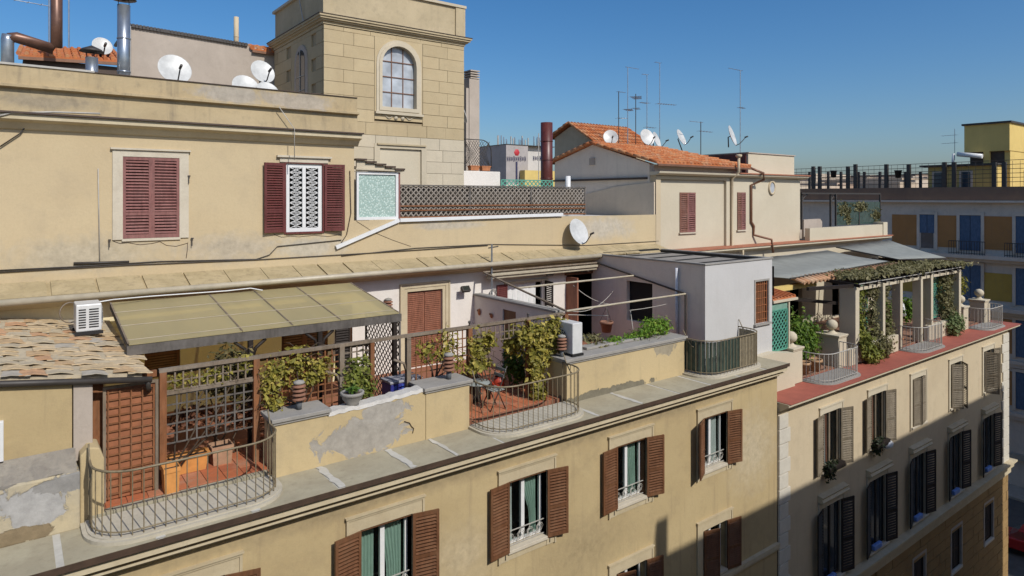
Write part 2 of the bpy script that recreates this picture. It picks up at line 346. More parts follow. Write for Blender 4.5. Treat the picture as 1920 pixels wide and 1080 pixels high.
# ------------------------------------------------------------------ setting: street level
def struct(name, mb, mat): return tag(mb.build(name, mat), kind='structure')
struct('ground', MB().poly((-1500, -1500, -16.02), (2500, -1500, -16.02), (2500, 2500, -16.02), (-1500, 2500, -16.02)), plain('ground_earth', (.40, .31, .21), .9, var=.3, scale=.1))
struct('road', MB().poly((-30, 1.2, -16), (57, 1.2, -16), (57, 8.6, -16), (-30, 8.6, -16)), ASPH)
struct('cross_street', MB().poly((41.5, -30, -15.996), (55.5, -30, -15.996), (55.5, 70, -15.996), (41.5, 70, -15.996)), ASPH)
struct('pavement', MB().box(-30, 41.3, 8.8, 11.2, -16, -15.87), PAVE)
struct('far_pavement', MB().box(55.6, 58, -30, 70, -16, -15.87), PAVE)
struct('near_pavement', MB().box(-30, 41.3, -2.98, 1.1, -16, -15.87), PAVE)

# ------------------------------------------------------------------ reusable building parts
SLATS = {}
SMALL = {}     # slats past the first 300 of a building, gathered per paint and joined at the end
def shutter(parent, hx, y, z0, z1, w, theta, side, mat, n=20, mids=(.44,), lab=None, axis='y', tilt=48, t=.02, joined=False):
    th = R(theta)
    if axis == 'y': d = V(side * math.cos(th), -math.sin(th), 0); o = V(hx, y, z0)
    else: d = V(-math.sin(th), side * math.cos(th), 0); o = V(y, hx, z0)
    nrm = V(0, 0, 1).cross(d)
    if (nrm.y if axis == 'y' else nrm.x) > 0: nrm = -nrm
    M = Matrix(((d.x, nrm.x, 0, o.x), (d.y, nrm.y, 0, o.y), (0, 0, 1, o.z), (0, 0, 0, 1)))
    h = z1 - z0; sw = min(.06, w * .13)
    m = MB(); m.box(0, sw, -t, t, 0, h, M); m.box(w - sw, w, -t, t, 0, h, M)
    rails = [(0, .09)] + [(h * k - .035, h * k + .035) for k in mids] + [(h - .075, h)]
    for a, b in rails: m.box(sw, w - sw, -t + .003, t - .003, a, b, M)
    s = m.build('shutter', mat, parent)
    if lab: s['label'] = lab
    key = (round(w, 3), mat.name, tilt)
    if key not in SLATS: SLATS[key] = share('slat', MB().box(-(w / 2 - sw), w / 2 - sw, -.034, .034, -.005, .005, Matrix.Rotation(R(-tilt), 4, 'X')), mat)
    for (a, b), (c, e) in zip(rails[:-1], rails[1:]):
        k = max(2, round((c - b) / h * n))
        for i in range(k):
            Ms = M @ Matrix.Translation((w / 2, 0, b + (i + .5) * (c - b) / k))
            if joined: SMALL.setdefault((parent.name, mat.name), (parent, mat, MB()))[2].box(-(w / 2 - sw), w / 2 - sw, -.034, .034, -.005, .005, Ms @ Matrix.Rotation(R(-tilt), 4, 'X'))
            else: piece('slat', SLATS[key], Ms, s)
    return s
def surround(parent, x0, x1, z0, z1, Y, w=.22, apron=.2, mat=None):
    mat = mat or SURR; m = MB(); p = .03
    m.box(x0 - w, x0, Y - p, Y + .02, z0 - apron, z1); m.box(x1, x1 + w, Y - p, Y + .02, z0 - apron, z1)
    m.box(x0 - w, x1 + w, Y - p, Y + .02, z1, z1 + w)
    m.box(x0, x1, Y - p * .6, Y + .02, z0 - apron, z0 - .07)
    q = .045
    m.box(x0 - w - q, x0 - w, Y - p - .02, Y + .02, z0 - apron - .003, z1 + w); m.box(x1 + w, x1 + w + q, Y - p - .02, Y + .02, z0 - apron - .003, z1 + w)
    m.box(x0 - w - q, x1 + w + q, Y - p - .02, Y + .02, z1 + w, z1 + w + q)
    m.box(x0 - w - q - .02, x1 + w + q + .02, Y - p - .045, Y + .02, z1 + w + q, z1 + w + q + .03)
    return m.build('window_surround', mat, parent)
def curtain(parent, x0, x1, z0, z1, y, mat, gather=0):
    m = MB(); n = 22; vs = []
    for j in range(7):
        f = j / 6; z = z1 + (z0 - z1) * f; g = 1 - gather * math.sin(min(1, f * 1.25) * math.pi / 2) ** 2
        for i in range(n + 1):
            a = i / n; x = x1 - (x1 - x0) * a * g if gather else x0 + (x1 - x0) * a
            vs.append((x, y + .022 * math.sin(a * 34) * (1 + f), z))
    m.add(vs, [(j * (n + 1) + i, j * (n + 1) + i + 1, (j + 1) * (n + 1) + i + 1, (j + 1) * (n + 1) + i) for j in range(6) for i in range(n)], True)
    return m.build('curtain', mat, parent)
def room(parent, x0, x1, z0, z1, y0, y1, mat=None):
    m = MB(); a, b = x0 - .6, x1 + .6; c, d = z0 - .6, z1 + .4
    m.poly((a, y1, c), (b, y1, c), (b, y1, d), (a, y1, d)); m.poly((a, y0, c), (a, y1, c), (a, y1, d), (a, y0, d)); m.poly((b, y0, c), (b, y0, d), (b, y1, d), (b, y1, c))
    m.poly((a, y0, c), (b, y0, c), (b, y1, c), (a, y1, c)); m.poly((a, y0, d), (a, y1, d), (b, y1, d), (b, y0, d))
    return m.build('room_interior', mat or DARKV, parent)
def casement(parent, x0, x1, z0, z1, Y, mat=None, glass=None, split=True, fw=.055, openl=0):
    """white casement window set at depth Y: frame, panes"""
    mat = mat or WHITE; m = MB()
    m.box(x0, x0 + fw, Y - .03, Y + .03, z0, z1); m.box(x1 - fw, x1, Y - .03, Y + .03, z0, z1); m.box(x0 + fw, x1 - fw, Y - .03, Y + .03, z1 - fw, z1); m.box(x0 + fw, x1 - fw, Y - .03, Y + .03, z0, z0 + fw)
    xm = (x0 + x1) / 2
    if split: m.box(xm - .045, xm + .045, Y - .035, Y + .035, z0 + fw, z1 - fw)
    w = m.build('window', mat, parent)
    for a, b in ([(x0 + fw, xm - .045), (xm + .045, x1 - fw)] if split else [(x0 + fw, x1 - fw)]):
        MB().box(a, b, Y - .006, Y + .006, z0 + fw, z1 - fw).build('pane', glass or GLASS, w)
    return w
def scroll_grille(parent, x0, x1, z0, z1, y, mat):
    m = MB()
    for z in (z0, z1): m.bar((x0, y, z), (x1, y, z), .016)
    n = 4; w = (x1 - x0) / n
    for i in range(n):
        c = x0 + (i + .5) * w; r = min(w, z1 - z0) * .42
        m.tube([(c + r * math.cos(a) * (1 - .6 * k), y, (z0 + z1) / 2 + r * math.sin(a) * (1 - .6 * k)) for a, k in [(j / 14 * 4 * math.pi * (1 if i % 2 else -1), j / 14) for j in range(15)]], .008, 4)
        m.bar((x0 + i * w, y, z0), (x0 + i * w + w * .5, y, z1), .012)
    return m.build('window_grille', mat, parent)

# ------------------------------------------------------------------ the long ochre apartment building
YF = 11.15; XE = 18.62; X0 = -1.5
B = thing('apartment_building', 'long ochre apartment building with brown shutters, roof terrace and attic storey', 'building', (8, YF, -16))
wc = [2.19, 5.54, 8.88, 12.13, 15.49]
holes = [(c - .525, c + .525, -2.46, -1.0) for c in wc] + [(c - .525, c + .525, -5.42, -4.06) for c in wc]
m = wall_holes(MB(), X0, XE, -16, -.05, holes, YF, .26)
m.poly((XE, YF, -16), (XE, 24, -16), (XE, 24, -.05), (XE, YF, -.05)); m.poly((X0, YF, -16), (X0, YF, -.05), (X0, 24, -.05), (X0, 24, -16))
m.build('wall', OCHRE, B)
ang = [(6, 14), (9, 12), (6, 12), (5, 13), (26, 14)]
for i, c in enumerate(wc):
    for fl, (z0, z1) in enumerate(((-2.46, -1.0), (-5.42, -4.06))):
        if fl and i < 3: continue
        x0, x1 = c - .525, c + .525
        surround(B, x0, x1, z0, z1, YF)
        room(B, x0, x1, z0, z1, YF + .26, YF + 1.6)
        w = casement(B, x0, x1, z0 + .02, z1, YF + .19)
        MB().box(x0 - .02, x1 + .02, YF - .07, YF + .155, z0 - .06, z0 + .015).build('sill', STONEW, w, .008)
        if fl == 0:
            curtain(w, x0 + .55, x1 - .08, z0 + .05, z1 - .06, YF + .27, (CURTG, CURTG, CURTG, CURTG, CURTW)[i], (.3, .3, .62, .45, .2)[i])
            if i == 1: curtain(w, x0 + .06, x0 + .42, z0, z1 - .05, YF + .3, CURTG, 0)
            if i in (2, 3): curtain(w, x0 + .06, x0 + .3, z0 + .05, z1 - .06, YF + .26, CURTW, .3)
            scroll_grille(w, x0, x1, z0 + .05, z0 + .36, YF + .06, IRONW)
            MB().box(x0 - .02, x0, YF - .02, YF + .2, z0, z1).box(x1, x1 + .02, YF - .02, YF + .2, z0, z1).box(x0, x1, YF + .0, YF + .2, z1 - .045, z1 + .01).build('shutter_jamb', W_SHUT, w)
        th = ang[i] if not fl else (165, 10)
        shutter(B, x0, YF - .055, z0 - .02, z1, .525, th[0], -1, W_SHUT, 22, tilt=30, joined=fl or i == 0)
        shutter(B, x1, YF - .055, z0 - .02, z1, .525, th[1], 1, W_SHUT, 22, tilt=30, joined=fl or i == 0)
MB().box(X0, XE - .02, YF - .12, YF + .02, -5.62, -5.5).box(X0, XE - .02, YF - .06, YF + .02, -5.72, -5.62).build('string_course', MOULD, B)
# cornice below the ledge
XC = 18.72
MB().prof([(10.87, -.115), (10.87, -.235), (11.03, -.25), (11.03, -.315), (10.95, -.32), (10.95, -.35), (11.1, -.37), (11.14, -.46), (11.3, -.46), (11.3, -.115)], X0, XC).build('cornice', MOULD, B)
MB().box(X0, XC + .02, 10.80, 10.812, -.1, -.004).box(X0, XC + .02, 10.812, 11.05, -.1, -.091).build('ledge_drip_strip', BROWN, B)
# ledge of stone slabs with pale mortar between
MB().box(X0, XC, 10.83, 11.95, -.09, -.007).build('mortar_bed', MORTAR, B)
cuts = [X0, -.35, .55, 1.75, 3.1, 4.55, 5.95, 6.9, 8.0, 9.3, 10.72, 12.2, 13.55, 14.9, 16.2, 17.5, XC]
for a, b in zip(cuts, cuts[1:]):
    g = random.uniform(.012, .085)
    if a > X0 and random.random() < .75:      # ragged pale mortar smeared over the joint
        wd = random.uniform(.05, .13); n = 9; L_ = [(a - wd * random.uniform(.4, 1.1), 10.83 + 1.08 * k / n) for k in range(n + 1)]; R_ = [(a + wd * random.uniform(.4, 1.1), 10.83 + 1.08 * k / n) for k in range(n + 1)]
        MB().add([(x, y, .006) for x, y in L_ + R_], [(k, n + 1 + k, n + 2 + k, k + 1) for k in range(n)]).build('mortar_joint', MORTAR, B)
    slab('ledge_slab', a + g, b - g, 10.815, 11.93, -.05, random.uniform(-.004, .004), LEDGE, B)

# balcony slabs and railings
def bal_path(x0, x1, yb, yf, r):
    pts = [V(x0, yb, 0)]
    for k in range(0, 10):
        a = math.pi + k / 9 * math.pi / 2; pts.append(V(x0 + r + r * math.cos(a), yf + r + r * math.sin(a), 0))
    for k in range(0, 10):
        a = 1.5 * math.pi + k / 9 * math.pi / 2; pts.append(V(x1 - r + r * math.cos(a), yf + r + r * math.sin(a), 0))
    pts.append(V(x1, yb, 0)); return pts
def resample(pts, step):
    L = [0]
    for a, b in zip(pts, pts[1:]): L.append(L[-1] + (b - a).length)
    n = max(2, round(L[-1] / step)); out = []
    for i in range(n + 1):
        d = L[-1] * i / n; k = 0
        while k < len(L) - 2 and L[k + 1] < d: k += 1
        f = (d - L[k]) / max(1e-6, L[k + 1] - L[k]); out.append(pts[k].lerp(pts[k + 1], f))
    return out
def balcony(parent, x0, x1, yb, yf, z, label, step=.145, h=.95, mat=None, r=.62, smat=None, sh=.12, group='curved balcony railings', br=.0085, scroll=True):
    mat = mat or IRON; pts = bal_path(x0, x1, yb, yf, r)
    out = bal_path(x0 - .06, x1 + .06, yb, yf - .06, r + .06)
    MB().prism([p + V(0, 0, z - sh) for p in pts], (0, 0, sh)).prism([p + V(0, 0, z - sh * .62) for p in out], (0, 0, sh * .45)).build('balcony_slab', smat or BALF, parent)
    t = thing('balcony_railing', label, 'railing', ((x0 + x1) / 2, (yb + yf) / 2, z), group)
    ins = bal_path(x0 + .05, x1 - .05, yb, yf + .05, r - .05)
    up = V(0, 0, z + h)
    MB().tube([p + up for p in resample(ins, .12)], .018, 6).build('handrail', mat, t)
    MB().tube([p + V(0, 0, z + .07) for p in resample(ins, .12)], .012, 5).build('bottom_rail', mat, t)
    for p in resample(ins, step): rod('baluster', p + V(0, 0, z), p + up, br, mat, t, 5)
    if scroll:
        for sx, xx in ((1, x0 + .05), (-1, x1 - .05)):
            mb = MB().tube([V(xx + sx * .0, yb - .02 - k / 10 * .36, z + h + .22 - .42 * math.sin(k / 10 * math.pi / 2)) for k in range(11)], .014, 5)
            mb.build('end_scroll', mat, t)
    return t
balcony(B, .90, 3.68, 11.95, 10.96, .07, 'curved iron balcony railing in front of the brown trellis gate')
balcony(B, 7.93, 10.66, 11.95, 10.98, .07, 'curved iron balcony railing before the terracotta floor and bistro table', step=.135)
r3 = balcony(B, 15.15, 17.93, 12.0, 11.05, .07, 'curved railing lined with cane and dark screens before the white rooftop room', step=.15)
pp = resample(bal_path(15.24, 17.84, 12.0, 11.14, .53), .105)
for i, (a, b) in enumerate(zip(pp, pp[1:])):
    g = i < len(pp) * .52
    bar('screen_strip', a + V(0, 0, .12), a + V(0, 0, .98), .095, .012, GREENS if g else BAMBOO, r3, up=(b - a).cross(V(0, 0, 1)).normalized())

# parapets
def cap(x0, x1, y0, y1, z, name='coping', mat=None, parent=None, th=.07, o=.06):
    return MB().box(x0 - o, x1 + o, y0 - o, y1 + o, z, z + th).box(x0 - o * .5, x1 + o * .5, y0 - o * .5, y1 + o * .5, z - .05, z - .001).build(name, mat or CAPS, parent or B, .012)
MB().box(3.74, 4.72, 11.92, 12.5, -.02, .98).build('parapet_pier', PARAP, B, .01); cap(3.74, 4.72, 11.92, 12.5, .98)
m = MB(); N = 14
for i in range(N):      # low parapet with a worn, uneven top
    a, b = 4.721 + i * 2.1 / N, 4.721 + (i + 1) * 2.1 / N
    za = .9 + .1 * i / N + random.uniform(-.012, .012)
    m.box(a, b, 11.935, 12.2, -.02, za)
m.build('low_parapet', PARAP, B)
m = MB(); ring = []
for i in range(22):
    a = 4.75 + i * 2.06 / 21; ring.append((a, .955 + .1 * i / 21 + random.uniform(-.02, .02)))
for (a, za), (b, zb) in zip(ring, ring[1:]):
    m.add([(a, 11.925, za - .07), (b, 11.925, zb - .07), (b, 11.95, zb), (a, 11.95, za), (a, 12.2, za + .01), (b, 12.2, zb + .01), (a, 12.24, za - .08), (b, 12.24, zb - .08)], [(0, 1, 2, 3), (3, 2, 5, 4), (4, 5, 7, 6)])
m.build('parapet_skim', stucco('white_skim', (.56, .54, .5), (.48, .46, .42), amt=.5, scale=3), B)
MB().box(6.825, 7.9, 11.92, 12.5, -.02, 1.0).build('parapet_pier', PARAP, B, .01); cap(6.825, 7.9, 11.92, 12.5, 1.0)
MB().box(10.7, 15.2, 11.92, 12.62, -.02, 1.0).build('parapet_block', PARAP, B, .01)
cap(10.7, 15.2, 11.92, 12.62, 1.0, th=.08)
# stained wall left of the first balcony
m = MB(); m.box(X0, .84, 11.9, 12.6, -.02, .86); m.build('stained_parapet', LEFTP, B, .03)
m = MB()
for i in range(13):
    a, b = X0 + i * 2.3 / 13, X0 + (i + 1) * 2.3 / 13
    m.add([(a, 11.92, .86 + random.uniform(-.03, .02)), (b, 11.92, .86 + random.uniform(-.03, .02)), (b, 12.27, 1.12), (a, 12.27, 1.12)], [(0, 1, 2, 3)])
m.build('mortar_slope', stucco('rubble_mortar', (.30, .27, .22), (.22, .2, .17), amt=.9, scale=4, bump=1.), B)
MB().prism([V(.845, 12.0, -.0), V(1.16, 12.0, 0), V(1.16, 12.0, .95), V(1.1, 12.0, 1.12), V(.95, 12.0, 1.16), V(.845, 12.0, 1.05)], (0, .5, 0)).build('rounded_wall_end', PARAP, B, .02)
# terrace floor
MB().box(X0, XE, 12.15, 17.1, -.1, .085).build('terrace_base', plain('terrace_screed', (.32, .13, .07), .85, var=.3, scale=3), B)
for (a, b, c, d) in ((1.2, 4.4, 12.2, 14.0), (7.9, 10.7, 12.2, 15.2)):
    nx, ny = round((b - a) / .3), round((d - c) / .3)
    for i in range(nx):
        for j in range(ny): slab('floor_tile', a + i * .3 + .006, a + (i + 1) * .3 - .006, c + j * .3 + .006, c + (j + 1) * .3 - .006, .08, .1 + random.uniform(-.002, .002), FLOORT, B)
for i in range(19): slab('floor_tile', 1.0 + i * .14 + .004, 1.0 + (i + 1) * .14 - .004, 11.99, 12.14, .02, .1, LEDGE, B)

# terrace back wall
YB = 16.8
def wx(u): return px(u, YB)
bh = [(wx(763), wx(829), .1, 2.30), (wx(290) - .2, wx(338), .9, 2.1), (wx(528), wx(615), .1, 2.1), (wx(628), wx(690), .1, 2.1), (wx(950), wx(1022), .95, 2.25), (wx(1062), wx(1124), .1, 2.35)]
m = wall_holes(MB(), 7.35, XE, .08, 3.0, bh, YB, .2); m.build('terrace_wall', WHITEP, B)
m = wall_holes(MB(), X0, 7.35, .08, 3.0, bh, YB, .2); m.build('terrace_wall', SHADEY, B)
for h in bh: room(B, *h[:4], YB + .2, YB + 1.4)
# closed roller door with its moulded surround
x0, x1 = bh[0][0], bh[0][1]; m = MB()
dr = MB().box(x0, x1, YB + .07, YB + .1, .1, 2.3).build('roller_door', W_DOOR, B)
m = MB()
for i in range(38): m.box(x0 + .03, (x0 + x1) / 2 - .02, YB + .045, YB + .068, .14 + i * .056, .14 + i * .056 + .04); m.box((x0 + x1) / 2 + .02, x1 - .03, YB + .045, YB + .068, .14 + i * .056, .14 + i * .056 + .04)
m.build('door_slats', W_DOOR, dr, kind='stuff')
m = MB()
for k, (wd, pr) in enumerate(((.1, .03), (.2, .05), (.24, .075))):
    pw = (0, .1, .2, .24)[k]
    m.box(x0 - wd, x0 - pw, YB - pr, YB + .01, .1, 2.3 + wd); m.box(x1 + pw, x1 + wd, YB - pr, YB + .01, .1, 2.3 + wd); m.box(x0 - pw, x1 + pw, YB - pr, YB + .01, 2.3 + pw, 2.3 + wd)
m.build('door_surround', MOULD, B)
shutter(B, bh[1][0], YB + .08, .9, 2.1, bh[1][1] - bh[1][0], 180, -1, W_SHUT, 22, joined=True)
for k, (a, b) in enumerate(((bh[2][0], bh[2][1]), (bh[3][0], bh[3][1]))):
    shutter(B, a, YB + .08, .1, 2.1, (b - a) / 2, 180, -1, W_DARK if k else W_SHUT, 30, joined=True); shutter(B, b, YB + .08, .1, 2.1, (b - a) / 2, 180, 1, W_SHUT, 30, joined=True)
# small window with one open shutter each side, curtain between
a, b, z0, z1 = bh[4][:4]
w = casement(B, a, b, z0, z1, YB + .15); curtain(w, a + .05, b - .3, z0, z1, YB + .12, CURTW)
shutter(B, a, YB - .03, z0, z1, .42, 4, -1, W_MAR, 22, joined=True); shutter(B, b - .02, YB - .03, z0, z1, .5, 100, 1, W_DARK, 22, joined=True)
MB().box(a - .1, b + .1, YB - .06, YB + .1, z1, z1 + .06).build('lintel', MOULD, B)
a, b, z0, z1 = bh[5][:4]
dl = MB().box(a - .02, a + .05, YB - .55, YB + .02, .1, 2.3).box(a + .05, a + .09, YB - .5, YB - .05, .2, 1.0).build('open_door_leaf', W_DOOR, B)
MB().box(a - .08, b + .05, YB - .12, YB + .1, 2.35, 2.42).build('lintel', W_SHUT, B)
# partition wall between the two terraces
m = wall_holes(MB(), 13.0, YB, .08, 2.0, [(14.7, 15.32, .1, 1.78)], 11.3, .1, 'x'); m.box(11.402, 11.5, 13.0, YB, .08, 2.0); m.box(11.3, 11.41, 12.98, 12.999, .08, 2.0)
pt_ = m.build('partition_wall', WHITEP, B); MB().box(11.34, 11.37, 14.71, 15.31, .1, 1.77).build('door', W_SHUT, pt_)
MB().box(11.25, 11.55, 12.94, YB - .01, 2.0, 2.06).build('coping', CAPS, pt_, .01)
# sandy eave: gutter, soffit, sloping slabs
XS = 16.2
MB().prof([(16.42, 2.84), (16.34, 2.88), (16.34, 2.93), (16.82, 2.93), (16.82, 2.70), (16.72, 2.72), (16.66, 2.80)], X0, XS).build('eave_cornice', MOULD, B)
MB().tube([(X0, 16.27, 2.93), (XS, 16.27, 2.99)], .072, 10).build('gutter', GUTTER, B)
MB().box(X0, XS, 16.30, 16.9, 2.935, 2.985).build('eave_bed', BROWN, B)
MB().prof([(16.36, 2.99), (17.12, 3.2), (17.12, 2.9), (16.36, 2.9)], X0, XE + 1.4).build('eave_fill', EAVE, B)
x = X0
while x < XS + 2:
    w_ = random.uniform(.62, .95); sl = math.atan2(.215, .78)
    M = Matrix.Translation((x + w_ / 2, 16.71, 3.105)) @ Matrix.Rotation(sl, 4, 'X') @ Matrix.Diagonal((w_ - random.choice((.012, .015, .02, .08)), .84 + random.uniform(-.03, .03), .04, 1))
    piece('eave_slab', unit_mesh(EAVE), M, B); x += w_
for i in range(2):      # stacked awning housings under the right end of the eave
    MB().box(11.62, 16.1, 16.30 + .06 * i, 16.6, 2.60 - .09 * i, 2.68 - .09 * i).build('awning_case', GUTTER, B, .015)

# attic storey
YU = 17.1; XU = 7.53
uw = [(px(230, YU), px(336, YU), 4.07, 5.92), (px(536, YU), px(604, YU), 4.1, 5.88)]
m = wall_holes(MB(), X0, XU, 3.1, 6.6, uw, YU, .2); m.poly((XU, YU, 3.1), (XU, 24, 3.1), (XU, 24, 7.6), (XU, YU, 7.6)); m.poly((XU, YU, 3.1), (XE + 1.4, YU, 3.1), (XE + 1.4, YU, 4.33), (XU, YU, 4.36))
m.build('attic_wall', UPPER, B)
MB().prof([(16.80, 6.71), (16.80, 6.60), (16.86, 6.57), (16.95, 6.55), (17.05, 6.42), (17.12, 6.40), (17.12, 6.71)], X0, XU + .1).build('attic_cornice', MOULD, B)
MB().box(X0, XU + .14, 16.74, 17.1, 6.712, 6.75).build('cornice_flashing', BROWN, B)
MB().prof([(16.86, 6.75), (16.88, 7.22), (16.76, 7.25), (16.76, 7.30), (16.9, 7.33), (16.9, 7.7), (17.4, 7.7), (17.4, 6.75)], X0, XU).build('attic_parapet', ATTIC, B)
MB().box(X0, 1.45, 16.87, 17.42, 7.703, 7.745).build('parapet_flashing', IRONW, B); MB().box(1.45, XU, 16.87, 17.42, 7.703, 7.72).build('parapet_flashing', BROWN, B)
MB().box(X0, XU - .01, 17.41, 28, 7.2, 7.35).build('attic_roof', TAR, B)
MB().box(XU, 20, 17.12, 36, 4.0, 4.25).build('roof_deck', ROOFM, B)
for k, (a, b, z0, z1) in enumerate(uw):
    m = MB()
    if k == 0:
        m.box(a - .2, a, YU - .035, YU + .01, z0 - .02, z1); m.box(b, b + .2, YU - .035, YU + .01, z0 - .02, z1); m.box(a - .2, b + .2, YU - .035, YU + .01, z1, z1 + .15); m.box(a - .24, b + .24, YU - .08, YU + .01, z1 + .15, z1 + .19)
    else:
        m.box(a - .16, b + .16, YU - .035, YU + .01, z1 + .03, z1 + .15); m.box(a - .24, b + .24, YU - .09, YU + .01, z1 + .15, z1 + .2)
    m.build('window_surround', STONEW, B)
    room(B, a, b, z0, z1, YU + .2, YU + 1.2)
a, b, z0, z1 = uw[0]; h_ = (b - a) / 2
shutter(B, a, YU - .005, z0, z1, h_, 180, -1, W_ROSE, 26, (.3,), 'closed faded maroon shutter'); shutter(B, b, YU - .005, z0, z1, h_, 180, 1, W_ROSE, 26, (.3,), 'closed faded maroon shutter')
MB().box(a - .02, b + .02, YU - .04, YU + .1, z0 - .06, z0 - .003).build('sill', STONEW, B)
a, b, z0, z1 = uw[1]
w = casement(B, a, b, z0, z1, YU + .05, fw=.1); m = MB()
for s0, s1 in ((a + .1, (a + b) / 2 - .045), ((a + b) / 2 + .045, b - .1)):
    k = 12; dz = (z1 - z0 - .2) / k; xm = (s0 + s1) / 2
    for i in range(k):
        z = z0 + .1 + i * dz
        for (p, q) in (((s0, z), (xm, z + dz / 2)), ((xm, z + dz / 2), (s1, z)), ((s0, z + dz), (xm, z + dz / 2)), ((xm, z + dz / 2), (s1, z + dz)), ((xm - .05, z + dz * .2), (xm + .05, z + dz * .8)), ((s0, z + dz), (s1, z + dz))):
            m.bar((p[0], YU + .025, p[1]), (q[0], YU + .025, q[1]), .014)
    m.bar((xm, YU + .025, z0 + .1), (xm, YU + .025, z1 - .1), .014)
m.build('security_lattice', WHITE, w)
MB().box(a - .04, b + .04, YU - .03, YU + .04, z1, z1 + .05).box(a - .05, a, YU - .03, YU + .04, z0 - .05, z1).box(b, b + .05, YU - .03, YU + .04, z0 - .05, z1).box(a, b, YU - .05, YU + .04, z0 - .05, z0).build('shutter_jamb', W_MAR, w)
shutter(B, a - .05, YU - .05, z0, z1, .53, 6, -1, W_MAR, 28, (.3,)); shutter(B, b + .05, YU - .05, z0, z1, .53, 12, 1, W_MAR, 28, (.3,))
for pts in ([(212, 452), (225, 457), (240, 456), (262, 459), (285, 457), (300, 454), (312, 460), (330, 461), (352, 455)], [(514, 440), (528, 444), (545, 442), (560, 445), (590, 442), (615, 443), (640, 440)], [(352, 455), (351, 470), (349, 484)], [(668, 415), (700, 436), (735, 450), (770, 462)]):
    MB().tube([P(u, v + random.uniform(-1, 1), Y=YU - .004) for u, v in pts], .007, 4).build('plaster_crack', BROWN, B)
MB().tube([P(u, v, Y=11.918) for u, v in ((758, 790), (768, 793), (772, 800), (776, 803), (774, 812))], .008, 4).build('plaster_crack', BROWN, B)
for c in wc: MB().box(c - .62, c - .6, YF - .04, YF - .01, -2.62, -2.5).box(c + .6, c + .62, YF - .04, YF - .01, -2.62, -2.5).build('shutter_stays', IROND, B)

# ------------------------------------------------------------------ lean-to shed with old tiles
S = thing('lean_to_shed', 'ochre lean-to shed with a weathered tile roof beside the trellis gate', 'shed', (0, 12.3, 1.0))
MB().box(X0, .76, 12.28, 12.45, .9, 2.2).build('wall', OCHRE, S); MB().box(.775, 1.03, 12.26, 12.47, .9, 2.14).build('pillar', GREYP, S, .01)
MB().box(X0, 1.0, 12.46, 16.7, 1.9, 2.05).build('ceiling', DARKV, S)
MB().box(-.6, -.08, 12.2, 12.29, 1.13, 1.72).build('window_frame', WHITE, S, .01)
def roofz(x, y): return 2.375 + (x + .12) * (-.135) + (y - 12.0) * .046
m = MB(); m.add([(X0, 12.3, roofz(X0, 12.3) - .03), (1.72, 12.3, roofz(1.72, 12.3) - .03), (1.72, 16.78, roofz(1.72, 16.78) - .03), (X0, 16.78, roofz(X0, 16.78) - .03), (X0, 12.3, roofz(X0, 12.3) - .09), (1.72, 12.3, roofz(1.72, 12.3) - .09), (1.72, 16.78, roofz(1.72, 16.78) - .09), (X0, 16.78, roofz(X0, 16.78) - .09)], [(0, 1, 2, 3), (7, 6, 5, 4), (0, 4, 5, 1), (1, 5, 6, 2)])
m.build('mortar_bed', OLDTILE, S)
TM = []
for k in range(4):
    m = MB(); n = 6; w_, l_ = .36, .42; am = (.022, .014, .008, .018)[k]
    vs = []
    for j in range(3):
        for i in range(n + 1):
            a = i / n - .5; z = am * math.cos(a * math.pi) + (.02 if j == 0 else .006 * j) + random.uniform(-.006, .006)
            vs.append((a * w_ * (1 - .06 * j), (j / 2 - .5) * l_, z))
    vs += [(p[0], p[1], p[2] - .014) for p in vs[:n + 1]]
    m.add(vs, [(j * (n + 1) + i, j * (n + 1) + i + 1, (j + 1) * (n + 1) + i + 1, (j + 1) * (n + 1) + i) for j in range(2) for i in range(n)] + [(3 * (n + 1) + i, 3 * (n + 1) + i + 1, i + 1, i) for i in range(n)])
    TM.append(share('roof_tile', m, OLDTILE))
for j in range(14):
    for i in range(9):
        x = -.75 + i * .345 + random.choice((0, .1, .17)) + random.uniform(-.03, .03); y = 12.46 + j * .31 + random.uniform(-.05, .05)
        if x > 1.86 - .02 * j: continue
        M = Matrix.Translation((x, y, roofz(x, y) - .035 + random.uniform(-.004, .012))) @ Matrix.Rotation(math.atan(.046) - .03, 4, 'X') @ Matrix.Rotation(math.atan(.135), 4, 'Y') @ Matrix.Rotation(random.uniform(-.1, .1), 4, 'Z')
        piece('roof_tile', random.choice(TM), M, S)
MB().tube([(X0, 12.22, roofz(X0, 12) - .11), (1.85, 12.22, roofz(1.85, 12) - .1)], .05, 8).build('gutter', IROND, S); MB().tube([(1.8, 12.22, roofz(1.8, 12) - .1), (1.8, 12.25, 1.88), (1.86, 12.5, 1.75)], .04, 8).build('gutter_outlet', IROND, S)

